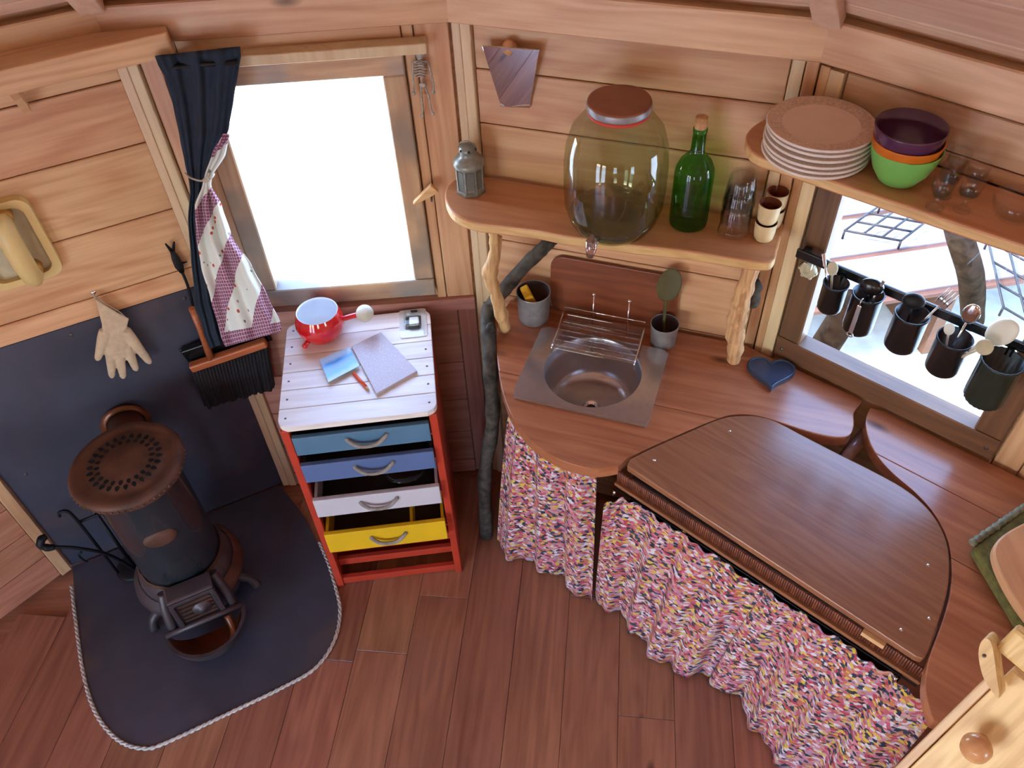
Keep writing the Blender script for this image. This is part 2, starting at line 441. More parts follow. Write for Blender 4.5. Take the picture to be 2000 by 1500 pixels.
def photo_card():
    m, nt, b = newmat('printed sea photograph')
    tc = N(nt, 'ShaderNodeTexCoord'); sx = N(nt, 'ShaderNodeSeparateXYZ'); nt.links.new(tc.outputs['Object'], sx.inputs[0])
    nz = N(nt, 'ShaderNodeTexNoise'); nz.inputs['Scale'].default_value = 30
    nt.links.new(tc.outputs['Object'], nz.inputs['Vector'])
    mr = N(nt, 'ShaderNodeMapRange'); mr.inputs[1].default_value = -.045; mr.inputs[2].default_value = .045
    nt.links.new(sx.outputs[1], mr.inputs[0])
    ad = N(nt, 'ShaderNodeMath', operation='MULTIPLY_ADD'); ad.inputs[1].default_value = .18; nt.links.new(nz.outputs['Fac'], ad.inputs[0]); nt.links.new(mr.outputs[0], ad.inputs[2])
    o = ramp(nt, ad.outputs[0], [(.1, C(180, 210, 228)), (.3, C(110, 178, 220)), (.55, C(120, 160, 186)), (.75, C(56, 140, 200)), (.95, C(170, 196, 214))])
    nt.links.new(o, b.inputs['Base Color']); b.inputs['Roughness'].default_value = .15
    return m
MAT['photo'] = photo_card()

# ---------------------------------------------------------------- mesh builder
class MB:
    def __init__(self):
        self.v = []; self.f = []; self.uv = {}; self.mi = []; self.sm = []
    def add(self, verts, faces, mi=0, smooth=False, uvs=None):
        n = len(self.v)
        self.v += [tuple(map(float, p)) for p in verts]
        if uvs is not None:
            for i, q in enumerate(uvs):
                self.uv[n+i] = q
        for f in faces:
            self.f.append(tuple(n+i for i in f)); self.mi.append(mi); self.sm.append(smooth)
        return self
    def box(self, c, s, rz=0.0, mi=0, rx=0.0, ry=0.0):
        R = Matrix.Rotation(rz, 3, 'Z') @ Matrix.Rotation(ry, 3, 'Y') @ Matrix.Rotation(rx, 3, 'X')
        vs = []
        for dz in (-.5, .5):
            for dx, dy in ((-.5, -.5), (.5, -.5), (.5, .5), (-.5, .5)):
                p = R @ Vector((dx*s[0], dy*s[1], dz*s[2]))
                vs.append((c[0]+p.x, c[1]+p.y, c[2]+p.z))
        return self.add(vs, [(3, 2, 1, 0), (4, 5, 6, 7), (0, 1, 5, 4), (1, 2, 6, 5), (2, 3, 7, 6), (3, 0, 4, 7)], mi)
    def span(self, x0, x1, y0, y1, z0, z1, mi=0):
        return self.box(((x0+x1)/2, (y0+y1)/2, (z0+z1)/2), (abs(x1-x0), abs(y1-y0), abs(z1-z0)), mi=mi)
    def prism(self, poly, z0, z1, mi=0, mside=None, smooth=False):
        a = sum(poly[i][0]*poly[(i+1) % len(poly)][1]-poly[(i+1) % len(poly)][0]*poly[i][1] for i in range(len(poly)))
        if a < 0:
            poly = poly[::-1]
        n = len(poly)
        vs = [(p[0], p[1], z0) for p in poly]+[(p[0], p[1], z1) for p in poly]
        self.add(vs, [tuple(range(n-1, -1, -1)), tuple(range(n, 2*n))], mi)
        m = len(self.v)-2*n
        for i in range(n):
            j = (i+1) % n
            self.f.append((m+i, m+j, m+n+j, m+n+i)); self.mi.append(mi if mside is None else mside); self.sm.append(smooth)
        return self
    def lathe(self, prof, segs=32, c=(0, 0, 0), mi=0, smooth=True, cap0=False, cap1=False, rib=None, a0=0.0, a1=2*math.pi):
        full = abs(a1-a0-2*math.pi) < 1e-6
        ns = segs if full else segs+1
        vs = []
        for r, z in prof:
            for i in range(ns):
                a = a0+(a1-a0)*i/segs
                rr = r*(1+(rib[1]*math.cos(rib[0]*a) if rib else 0))
                vs.append((c[0]+rr*math.cos(a), c[1]+rr*math.sin(a), c[2]+z))
        fs = []
        for k in range(len(prof)-1):
            for i in range(segs):
                j = (i+1) % ns
                fs.append((k*ns+i, k*ns+j, (k+1)*ns+j, (k+1)*ns+i))
        self.add(vs, fs, mi, smooth)
        b = len(self.v)-len(vs)
        if cap0:
            self.f.append(tuple(b+i for i in range(ns-1, -1, -1))); self.mi.append(mi); self.sm.append(False)
        if cap1:
            o = b+(len(prof)-1)*ns
            self.f.append(tuple(o+i for i in range(ns))); self.mi.append(mi); self.sm.append(False)
        return self
    def tube(self, path, r, segs=10, mi=0, cap=True, flat=1.0, jit=0.0):
        P = [Vector(p) for p in path]
        R = r if isinstance(r, (list, tuple)) else [r]*len(P)
        up = Vector((0, 0, 1))
        t0 = (P[1]-P[0]).normalized()
        if abs(t0.dot(up)) > .95:
            up = Vector((1, 0, 0))
        n = (up-t0*up.dot(t0)).normalized()
        vs = []
        for i, p in enumerate(P):
            t = (P[min(i+1, len(P)-1)]-P[max(i-1, 0)])
            t = t.normalized() if t.length > 1e-9 else t0
            n = (n-t*n.dot(t)).normalized()
            b = t.cross(n)
            for k in range(segs):
                a = 2*math.pi*k/segs
                rr = R[i]*(1+jit*(random.random()-.5))
                q = p+n*(math.cos(a)*rr)+b*(math.sin(a)*rr*flat)
                vs.append(q[:])
        fs = []
        for i in range(len(P)-1):
            for k in range(segs):
                j = (k+1) % segs
                fs.append((i*segs+k, i*segs+j, (i+1)*segs+j, (i+1)*segs+k))
        self.add(vs, fs, mi, True)
        b = len(self.v)-len(vs)
        if cap:
            self.f.append(tuple(b+k for k in range(segs-1, -1, -1))); self.mi.append(mi); self.sm.append(False)
            o = b+(len(P)-1)*segs
            self.f.append(tuple(o+k for k in range(segs))); self.mi.append(mi); self.sm.append(False)
        return self
    def ball(self, c, r, mi=0, segs=20, rings=12, sc=(1, 1, 1)):
        pr = [(max(1e-4, math.sin(math.pi*i/rings)), -math.cos(math.pi*i/rings)) for i in range(rings+1)]
        n = len(self.v)
        self.lathe(pr, segs, mi=mi)
        for i in range(n, len(self.v)):
            p = self.v[i]
            self.v[i] = (c[0]+p[0]*r*sc[0], c[1]+p[1]*r*sc[1], c[2]+p[2]*r*sc[2])
        return self
    def grid(self, fn, nu, nv, mi=0, uvs=True):
        vs = []; uv = []
        for j in range(nv+1):
            for i in range(nu+1):
                p = fn(i/nu, j/nv)
                vs.append(p[:3]); uv.append(p[3] if len(p) > 3 else (i/nu, j/nv))
        fs = [(j*(nu+1)+i, j*(nu+1)+i+1, (j+1)*(nu+1)+i+1, (j+1)*(nu+1)+i) for j in range(nv) for i in range(nu)]
        return self.add(vs, fs, mi, True, uv)
    def xf(self, M, start=0):
        for i in range(start, len(self.v)):
            self.v[i] = (M @ Vector(self.v[i]))[:]
        return self
    def build(self, name, mat, parent=None, loc=(0, 0, 0), rz=0.0, bev=0.0, seg=2, thick=0.0):
        mats = mat if isinstance(mat, (list, tuple)) else [mat]
        me = bpy.data.meshes.new(name)
        me.from_pydata([(x*K, y*K, z*K) for x, y, z in self.v], [], self.f)
        for m in mats:
            me.materials.append(MAT[m] if isinstance(m, str) else m)
        for p, mi, sm in zip(me.polygons, self.mi, self.sm):
            p.material_index = mi; p.use_smooth = sm
        if self.uv:
            ul = me.uv_layers.new(name='UVMap')
            for lp in me.loops:
                ul.data[lp.index].uv = self.uv.get(lp.vertex_index, (0, 0))
        if bev:
            bm = bmesh.new(); bm.from_mesh(me)
            ed = [e for e in bm.edges if len(e.link_faces) == 2 and e.calc_face_angle(0) > .6]
            bmesh.ops.bevel(bm, geom=ed, offset=bev*K, segments=seg, affect='EDGES', profile=.5, clamp_overlap=True)
            bm.to_mesh(me); bm.free()
        me.update()
        o = bpy.data.objects.new(name, me); COL.objects.link(o)
        o.location = Vector(loc)*K; o.rotation_euler = (0, 0, rz)
        if parent:
            o.parent = parent
        if thick:
            md = o.modifiers.new('thickness', 'SOLIDIFY'); md.thickness = thick*K; md.offset = 0
        return o

def tag(o, label, cat, group=None):
    o['label'] = label; o['category'] = cat
    if group:
        o['group'] = group
    return o

def thing(name, label, cat, loc, rz=0.0, group=None):
    o = bpy.data.objects.new(name, None); COL.objects.link(o)
    o.empty_display_size = .05
    o.location = Vector([float(c) for c in loc])*K; o.rotation_euler = (0, 0, rz)
    return tag(o, label, cat, group)

def struct(o):
    o['kind'] = 'structure'
    return o

def sroot(name, loc, rz=0.0):
    o = bpy.data.objects.new(name, None); COL.objects.link(o)
    o.location = Vector([float(c) for c in loc])*K; o.rotation_euler = (0, 0, rz)
    return struct(o)

def piece(name, parent, x0, x1, y0, y1, z0, z1, mat, bev=.0016):
    """a box part of its own, with its origin in its middle so the grain differs from piece to piece"""
    m = MB().box((0, 0, 0), (abs(x1-x0), abs(y1-y0), abs(z1-z0)))
    return m.build(name, mat, parent, ((x0+x1)/2, (y0+y1)/2, (z0+z1)/2), bev=bev, seg=1)

# ================================================================ THE SETTING
WLEN = [float(np.linalg.norm(WALLP[i][1]-WALLP[i][0])) for i in range(16)]
TOP = 1.635
SIDE = {15: 'far_left', 0: 'left', 1: 'centre_left', 2: 'centre_right', 3: 'right', 4: 'far_right'}
# openings in the wall core: wall index -> (x0, x1, z0, z1)
OPEN = {1: (.15, .595, .82, 1.47), 3: (.075, .565, .83, 1.395), 11: (.06, .66, .0, 1.5), 12: (.06, .66, .0, 1.5), 9: (.12, .60, .75, 1.4), 6: (.12, .60, .80, 1.35)}
WALL = {}
for i in range(16):
    w = WLEN[i]
    m = MB()
    e = .02
    if i in OPEN:
        x0, x1, z0, z1 = OPEN[i]
        m.span(-e, x0, .016, .06, -.04, TOP+.03); m.span(x1, w+e, .016, .06, -.04, TOP+.03)
        m.span(x0, x1, .016, .06, z1, TOP+.03)
        if z0 > .01:
            m.span(x0, x1, .016, .06, -.04, z0)
    else:
        m.span(-e, w+e, .016, .06, -.04, TOP+.03)
    nm = 'wall_'+SIDE.get(i, 'rear_%d' % i)
    WALL[i] = struct(m.build(nm, 'board', None, L[i], WANG[i]))

def boards(i, x0, x1, zs, mat='board', gap=.0015):
    for a, b in zip(zs[:-1], zs[1:]):
        piece('board', WALL[i], x0, x1, 0, .0155, a+gap, b-gap, mat, bev=.002)

def vboards(i, xs, z0, z1, mat='board_v', gap=.0012):
    for a, b in zip(xs[:-1], xs[1:]):
        piece('board', WALL[i], a+gap, b-gap, 0, .0155, z0, z1, mat, bev=.002)

# wall 15: low lit boards left of the hearth
boards(15, .0, WLEN[15]-.035, [.0, .11, .235, .36, .52, .70, .888, .95, 1.128, 1.31, 1.54], 'board_red')
piece('corner_batten', WALL[15], WLEN[15]-.034, WLEN[15]-.002, -.008, .015, 0, 1.54, 'board_v')
# wall 0: boards above the zinc
boards(0, .0, WLEN[0]-.002, [.888, .95, 1.128, 1.31, 1.46, 1.54])
# wall 1: window wall
piece('batten', WALL[1], .0, .022, -.010, .0155, 0, 1.538, 'batten')
piece('batten', WALL[1], .0235, .046, -.012, .0155, 0, 1.538, 'batten')
vboards(1, [.047, .09, .134], .78, 1.538)
vboards(1, [.610, .636, .712], .78, 1.538)
piece('board', WALL[1], .135, .609, 0, .0155, 1.486, 1.538, 'board')
piece('window_ledge', WALL[1], .10, .662, -.040, -.001, 1.489, 1.512, 'batten')
piece('sill_board', WALL[1], .047, .712, -.012, .0155, .739, .779, 'lowboard')
boards(1, .047, .66, [.056, .20, .356, .521, .737], 'lowboard')
piece('board', WALL[1], .662, .712, -.004, .0155, .0, .737, 'lowboard_v')
piece('skirting', WALL[1], .047, .66, -.008, .0155, 0, .055, 'lowboard')
# wall 2: sink wall
piece('batten', WALL[2], .004, .024, -.008, .0155, .0, 1.543, 'batten')
piece('batten', WALL[2], .0255, .048, -.012, .0155, .0, 1.543, 'batten')
boards(2, .050, .700, [.0, .2, .4, .6, .80, .985, 1.135, 1.31, 1.44, 1.543])
piece('batten', WALL[2], .702, .726, -.010, .0155, .0, 1.543, 'batten')
piece('batten', WALL[2], .728, .752, -.006, .0155, .0, 1.543, 'board_v')
# wall 3: kitchen window wall
piece('batten', WALL[3], .002, .022, -.006, .0155, .0, 1.533, 'board_v')
piece('batten', WALL[3], .0235, .052, -.012, .0155, .0, 1.533, 'batten')
boards(3, .054, .70, [1.412, 1.445, 1.533])
vboards(3, [.588, .642, .698], .0, 1.41)
boards(3, .054, .586, [.0, .2, .4, .6, .803])
# wall 4
boards(4, .0, WLEN[4], [.0, .2, .4, .6, .80, .985, 1.177, 1.31, 1.44, 1.54])
# frieze boards under the eaves
for i in (15, 0, 1, 2, 3, 4):
    piece('frieze_board', WALL[i], -.002 if i else 0, WLEN[i]+.002, -.016, .0155, 1.541, 1.622, 'board', bev=.003)

# roof: a many-sided cone of boards over the walls
APEX = np.array([CEN[0], CEN[1], 3.25])
m = MB()
vs = [tuple(CEN+(L[i]-CEN)*1.05+np.array([0, 0, TOP-.02])) for i in range(16)]+[tuple(APEX+np.array([0, 0, .02]))]
m.add(vs, [(i, (i+1) % 16, 16) for i in range(16)])
ceil = struct(m.build('ceiling', 'roofboard'))
SL = math.atan2(APEX[2]-TOP, 1.80)
for i in (15, 0, 1, 2, 3, 4):
    w = WLEN[i]; t = .0
    for bw in (.045, .15, .17, .17):
        a, b = t+.002, t+bw-.002
        q = math.tan(rad(11.25))*math.cos(SL)
        m = MB()
        lo = [(a*q+.002, a), (w-a*q-.002, a), (w-b*q-.002, b), (b*q+.002, b)]
        vs = []
        for dz in (0, .014):
            for x, s in lo:
                vs.append((x-w/2, -s*math.cos(SL)-math.sin(SL)*(-dz), s*math.sin(SL)+math.cos(SL)*dz))
        m.add(vs, [(0, 3, 2, 1), (4, 5, 6, 7), (0, 1, 5, 4), (1, 2, 6, 5), (2, 3, 7, 6), (3, 0, 4, 7)])
        p = wl(i, w/2, -.012, TOP+.004)
        m.build('roof_board', 'roofboard', ceil, p, WANG[i], bev=.002, seg=1)
        t += bw
for i in (0, 1, 2, 3, 4):
    d = CEN-L[i]; a = math.atan2(d[1], d[0])-math.pi/2
    m = MB().box((0, 0, 0), (.05, .62, .03), rx=SL)
    q = L[i]+d/np.linalg.norm(d)*(.02+.31*math.cos(SL))
    m.build('rafter', 'rafter', ceil, (q[0], q[1], TOP-.012+.31*math.sin(SL)), a, bev=.003)

# floor
PANG = rad(81.5)
m = MB().prism([tuple((CEN+(L[i]-CEN)*1.06)[:2]) for i in range(16)], -.06, -.0135)
floor = struct(m.build('floor', 'floor'))
pu, pv = np.array([math.cos(PANG), math.sin(PANG)]), np.array([math.sin(PANG), -math.cos(PANG)])
PW = .1525
s = -12*PW+.018
cen2 = CEN[:2]
while s < 1.75:
    lo, hi = s, s+PW
    mm = max(abs(lo), abs(hi))
    if mm < 1.77:
        half = math.sqrt(1.79**2-mm**2)
        cuts = [-half]
        q = -half+random.uniform(.3, 1.1)
        while q < half-.15:
            cuts.append(q); q += random.uniform(.7, 1.3)
        cuts.append(half)
        for a, b in zip(cuts[:-1], cuts[1:]):
            c = cen2+pu*(a+b)/2+pv*(lo+hi)/2
            mb = MB().box((0, 0, 0), (b-a-.0012, PW-.0012, .0125))
            mb.build('plank', 'floor', floor, (c[0], c[1], -.00625), PANG, bev=.0008, seg=1)
    s += PW

# windows
def window(name, i, x0, x1, z0, z1, gx0, gx1, gz0, gz1, mh, mv, yg=.022):
    r = sroot(name, wl(i, 0, 0, 0), WANG[i])
    piece('frame_rail', r, x0, x1, -.012, .036, gz1, z1, mh, .003)
    piece('frame_rail', r, x0, x1, -.014, .036, z0, gz0, mh, .003)
    piece('frame_stile', r, x0, gx0, -.011, .036, gz0+.0005, gz1-.0005, mv, .003)
    piece('frame_stile', r, gx1, x1, -.011, .036, gz0+.0005, gz1-.0005, mv, .003)
    piece('pane', r, gx0-.004, gx1+.004, yg, yg+.003, gz0-.004, gz1+.004, 'pane', 0)
    return r
w1 = window('window_1', 1, .136, .608, .801, 1.485, .186, .557, .857, 1.432, 'frame', 'frame_v')
w2 = window('window_2', 3, .056, .585, .805, 1.408, .110, .525, .866, 1.352, 'frame_dark', 'frame_dark_v')
window('window_3', 9, .10, .62, .73, 1.42, .15, .57, .78, 1.37, 'frame', 'frame_v')
window('window_4', 6, .10, .62, .78, 1.37, .15, .57, .83, 1.32, 'frame', 'frame_v')
for j, wi in enumerate((11, 12)):  # out of view; the second glazed door is added for more low daylight
    d1 = sroot('door_%d' % (j+1), wl(wi, 0, 0, 0), WANG[wi])
    for a, b, c, d in ((.06, .12, 0, 1.5), (.60, .66, 0, 1.5), (.12, .60, 1.43, 1.5), (.12, .60, 0, .10)):
        piece('door_frame', d1, a, b, .0, .04, c, d, 'frame_v', .003)
    piece('pane', d1, .12, .60, .018, .022, .10, 1.43, 'pane', 0)

def portal(i, x0, x1, z0, z1):
    d = bpy.data.lights.new('daylight_portal', 'AREA'); d.shape = 'RECTANGLE'
    d.size = (x1-x0)*K; d.size_y = (z1-z0)*K; d.cycles.is_portal = True
    o = bpy.data.objects.new('daylight_portal', d); COL.objects.link(o)
    p = wl(i, (x0+x1)/2, .075, (z0+z1)/2); o.location = Vector(p)*K
    n = ninw(WANG[i]); o.rotation_euler = Vector(n).to_track_quat('-Z', 'Z').to_euler()
for i in OPEN:
    portal(i, *OPEN[i])

# outdoors
gr = MB()
gr.prism([(40*math.cos(a*math.pi/12), 40*math.sin(a*math.pi/12)) for a in range(24)], -.9, -.85)
struct(gr.build('ground', 'ground'))

# ================================================================ STOVE CORNER
zr = thing('zinc_wall_panel', 'dull grey zinc sheet lining the wall behind the stove', 'metal panel', wl(0, 0, 0, 0), WANG[0])
piece('sheet', zr, .004, WLEN[0]-.004, .004, .0155, .002, .886, 'zinc', 0)
for x in (.06, .35, .64):
    for z in (.86, .45):
        MB().lathe([(.006, -.004), (.005, .0), (.001, .002)], 8).xf(Matrix.Rotation(math.pi/2, 4, 'X')).build('nail', 'stonew', zr, (x, .002, z))

hpx = [(139, 1109), (144, 1142), (151, 1200), (165, 1300), (183, 1370), (207, 1414), (240, 1445), (280, 1457), (322, 1447), (450, 1387),
       (560, 1334), (615, 1300), (648, 1252), (660, 1198), (652, 1152), (634, 1094), (598, 1014)]
hp = [atz(u, v, .006)[:2] for u, v in hpx]
curve = spline(hp[1:], 5)
end = L[1]+ninw(WANG[0])*.004-udir(WANG[0])*.012
start = L[0]+ninw(WANG[0])*.004+udir(WANG[0])*.006
edge = [tuple(start[:2])]+curve+[tuple(end[:2])]
h = MB().prism(edge, .0006, .006).build('hearth_plate', 'zinc')
tag(h, 'grey zinc hearth plate with rounded corners under the stove on the floor', 'hearth plate')
# rope along the hearth edge: two twisted strands
rope = MB()
def offset_out(P, d):
    c0 = np.mean(np.array(P), axis=0); out = []
    for i in range(len(P)):
        a_, b_ = np.array(P[max(i-1, 0)]), np.array(P[min(i+1, len(P)-1)])
        t = (b_-a_)/np.linalg.norm(b_-a_); n = np.array([t[1], -t[0]])
        if n@(np.array(P[i])-c0) < 0:
            n = -n
        out.append(np.array(P[i])+n*d)
    return out
pts = [Vector((p[0], p[1], .0066)) for p in offset_out(edge, .0068)[1:-4]]
dense = []
for a, b in zip(pts[:-1], pts[1:]):
    n = max(1, int((b-a).length/.0045))
    dense += [a.lerp(b, i/n) for i in range(n)]
for ph in (0, math.pi):
    path = []
    for i, p in enumerate(dense):
        t = (dense[min(i+1, len(dense)-1)]-dense[max(i-1, 0)]).normalized()
        sd = t.cross(Vector((0, 0, 1)))
        a = i*.9+ph
        path.append(p+sd*(math.cos(a)*.0026)+Vector((0, 0, 1))*(math.sin(a)*.0026))
    rope.tube(path, .0036, 5)
tag(rope.build('edging_rope', 'rope'), 'pale twisted rope laid along the edge of the zinc hearth', 'rope')

# ---- stove
SB = atz(395, 1150, 0)
st = thing('wood_stove', 'round dark enamelled iron stove with pierced rusty top plate', 'stove', (SB[0], SB[1], .006), WANG[0])
# base casing
MB().lathe([(.118, .036), (.135, .04), (.138, .06), (.132, .09), (.136, .15), (.128, .185), (.116, .195)], 40).build('base_casing', 'iron', st)
MB().lathe([(.112, .19), (.114, .21), (.113, .40), (.112, .575), (.116, .59)], 44).build('body', 'enamel', st)
MB().lathe([(.118, .198), (.122, .204), (.118, .212)], 40).build('lower_band', 'rust', st)
tp = MB().lathe([(.118, .585), (.138, .60), (.143, .612), (.144, .622), (.140, .630), (.132, .634), (.120, .634), (.116, .631), (.098, .631), (.094, .635), (.060, .637), (.052, .640), (.0005, .643)], 56).build('top_plate', 'rust', st)
hol = MB()
for r, n, L_, W_, o in ((.086, 26, .0105, .0055, 0), (.069, 22, .0095, .0052, .5)):
    for k in range(n):
        a = 2*math.pi*(k+o)/n
        pts2 = []
        for j in range(8):
            b = 2*math.pi*j/8
            x = r+L_*.8*math.cos(b); y = W_*(1-.35*math.cos(b))*math.sin(b)
            pts2.append((x*math.cos(a)-y*math.sin(a), x*math.sin(a)+y*math.cos(a)))
        hol.prism(pts2, .632, .6375)
ho = hol.build('vent_holes', 'hole_shade', tp); ho['kind'] = 'stuff'  # black pieces: the shade inside the holes is put into the colour
rimb = MB()
for k in range(60):
    a = 2*math.pi*k/60
    rimb.ball((.1435*math.cos(a), .1435*math.sin(a), .616), .0042, segs=6, rings=4)
rimb.build('beaded_rim', 'rust', tp)['kind'] = 'stuff'
# badge
b_ = MB().lathe([(.0001, .006), (.024, .005), (.034, .002), (.038, -.004)], 28)
b_.xf(Matrix.Translation((0, -.112, .43)) @ Matrix.Rotation(math.pi/2, 4, 'X') @ Matrix.Diagonal((1.15, .85, 1, 1)))
b_.build('oval_badge', 'rust', st)
# side vent bulge and skirt
MB().lathe([(.150, .10), (.160, .115), (.156, .135), (.138, .15)], 30, a0=-.95, a1=.75).build('side_skirt', 'rust', st)
MB().lathe([(.150, .10), (.160, .115), (.156, .135), (.138, .15)], 30, a0=math.pi-.75, a1=math.pi+.95).build('side_skirt', 'iron', st)
# ash door block with frame and draught disc
ad = MB().box((0, -.145, .158), (.118, .05, .115)).build('ash_door', 'iron', st, bev=.006)
fr = MB()
for c_, s_ in (((0, -.173, .216), (.124, .012, .014)), ((0, -.173, .100), (.124, .012, .014)), ((-.058, -.173, .158), (.014, .012, .104)), ((.058, -.173, .158), (.014, .012, .104))):
    fr.box(c_, s_)
fr.build('door_frame', 'iron', ad, bev=.002)
for k in range(5):
    MB().box((0, -.172, .120+k*.019), (.090, .006, .007)).build('door_bar', 'rust', ad)
dd = MB().lathe([(.0001, .010), (.010, .009), (.012, .004), (.026, .003), (.028, -.002)], 24)
dd.xf(Matrix.Translation((.012, -.175, .153)) @ Matrix.Rotation(math.pi/2, 4, 'X'))
dd.build('draught_disc', 'iron', ad)
MB().box((0, -.146, .222), (.130, .055, .016)).build('door_hood', 'iron', st, bev=.006)
# cheeks either side of the door
for sx in (-1, 1):
    MB().tube(spline([(sx*.070, -.120, .215), (sx*.080, -.140, .17), (sx*.086, -.155, .12), (sx*.088, -.165, .08)], 4), [.014]*13, 10).build('cheek', 'iron', st)
# ash lip: half bowl in front
lip = MB()
ns, nr = 22, 6
outer = []
for shell, (ro, zt, zb) in enumerate(((.116, .098, .012), (.106, .098, .024))):
    vs, fs = [], []
    for j in range(nr+1):
        f = j/nr
        rr = ro*math.sin(f*math.pi/2)**.7
        zz = zb+(zt-zb)*(1-math.cos(f*math.pi/2))
        for i in range(ns+1):
            a = math.pi+math.pi*i/ns
            vs.append((rr*math.cos(a), -.178+rr*math.sin(a)*1.02, zz))
    for j in range(nr):
        for i in range(ns):
            q = (j*(ns+1)+i, j*(ns+1)+i+1, (j+1)*(ns+1)+i+1, (j+1)*(ns+1)+i)
            fs.append(q if shell == 0 else q[::-1])
    lip.add(vs, fs, 0 if shell == 0 else 1, True)
rv = [(r*math.cos(math.pi+math.pi*i/ns), -.178+r*math.sin(math.pi+math.pi*i/ns)*1.02, .098) for r in (.106, .116) for i in range(ns+1)]
lip.add(rv, [(i, i+1, ns+2+i, ns+1+i) for i in range(ns)], 0, True)
lip.build('ash_lip', ['iron', 'copper'], st)
MB().tube([(-.110, -.180, .098), (0, -.184, .104), (.110, -.180, .098)], .009, 8).build('lip_bar', 'iron', st)
MB().tube(spline([(.062, -.19, .090), (.064, -.225, .060), (.050, -.262, .052)], 4), .011, 8).build('lip_rib', 'copper', st)
for a in (rad(-25), rad(205), rad(50), rad(130)):
    x, y = .142*math.cos(a), .142*math.sin(a)
    MB().tube(spline([(x*.85, y*.85, .06), (x*1.12, y*1.12, .045), (x*1.22, y*1.22, .004)], 4), [.016, .016, .015, .014, .013, .012, .013, .014, .016], 8).build('foot', 'iron', st)
# flue to the wall
fl = MB().tube([(0, .08, .515), (0, .20, .515), (0, .270, .515)], .050, 24)
fl.build('flue_pipe', 'rust', st)
fr_ = MB().lathe([(.052, -.006), (.066, -.004), (.068, .002), (.052, .004)], 28)
fr_.xf(Matrix.Translation((0, .264, .515)) @ Matrix.Rotation(math.pi/2, 4, 'X')).build('flue_collar', 'copper', st)

# ---- fire irons on a small stand
fb = atz(262, 1108, .006)
fi = thing('fire_iron_stand', 'black wrought iron fire tools on a stand left of the stove', 'fire tools', (fb[0], fb[1], .006), WANG[0])
MB().lathe([(.052, 0), (.054, .006), (.048, .012), (.012, .016), (.0001, .017)], 24, cap0=True).build('base', 'blackiron', fi)
MB().tube([(0, 0, .012), (0, 0, .30)], .0055, 8).build('pole', 'blackiron', fi)
MB().tube([(-.05, 0, .292), (.05, 0, .292)], .005, 8).build('crossbar', 'blackiron', fi)
MB().tube(spline([(-.045, -.012, .02), (-.048, -.010, .22), (-.052, -.008, .33), (-.060, -.006, .36), (-.078, -.004, .362), (-.084, -.002, .345)], 5), .0050, 8).build('poker', 'blackiron', fi)
MB().tube(spline([(.045, -.008, .018), (.047, -.008, .26), (.050, -.006, .335), (.056, -.002, .345)], 5), .0048, 8).build('rake', 'blackiron', fi)
hk = MB().tube(spline([(.004, -.02, .012), (-.03, -.03, .14), (-.085, -.035, .225), (-.135, -.030, .262)], 6), .0050, 8)
hk.tube(spline([(-.135, -.030, .262), (-.152, -.028, .268), (-.163, -.024, .283), (-.155, -.018, .298), (-.140, -.014, .300)], 5), [.0085, .009, .0095, .010, .0105, .011, .011, .010, .010, .0105, .011, .012, .012, .012, .012, .0125, .012, .011, .010, .009, .008], 8)
hk.build('hooked_lifter', 'blackiron', fi)
MB().tube(spline([(-.10, .012, .15), (-.112, .010, .14), (-.108, .006, .115), (-.10, .004, .105)], 4), .0035, 6).build('hook', 'blackiron', fi)

# ---- glove on its hook
gk = onw(182, 572, 0, .0)
gh = thing('wall_hook', 'small bright metal hook screwed into the boards, holding the glove', 'hook', wl(0, gk[0], 0, gk[2]), WANG[0])
MB().lathe([(.0001, .002), (.006, .001), (.008, -.003)], 12).xf(Matrix.Rotation(math.pi/2, 4, 'X')).build('rose', 'chrome', gh)
MB().tube(spline([(0, 0, 0), (0, -.012, .0), (0, -.018, -.006), (0, -.014, -.013), (0, -.008, -.012)], 4), .0016, 6).build('wire', 'chrome', gh)

def W0p(u, v, d):
    return onw(u, v, 0, d)
g0 = W0p(215, 650, .025)
gl = MB()
def gp(u, v, d=.022):
    q = W0p(u, v, d); return (q[0]-g0[0], q[1]-g0[1], q[2]-g0[2])
def finger(a, b, ra, rb, dep=.024):
    P = [gp(a[0]+(b[0]-a[0])*t, a[1]+(b[1]-a[1])*t, dep) for t in (0, .25, .5, .75, .92, 1)]
    gl.tube(P, [ra, ra, (ra+rb)/2, rb, rb*.85, rb*.45], 12, flat=.75)
# palm
gl.tube([gp(217, 622), gp(219, 640), gp(224, 660), gp(229, 680), gp(234, 696)], [.020, .025, .030, .034, .030], 20, flat=.40)
finger((206, 645), (190, 704), .016, .011)
finger((214, 675), (219, 738), .0135, .0105)
finger((231, 680), (241, 739), .0135, .0105)
finger((247, 676), (267, 724), .0135, .0105)
finger((244, 645), (294, 710), .015, .0115)
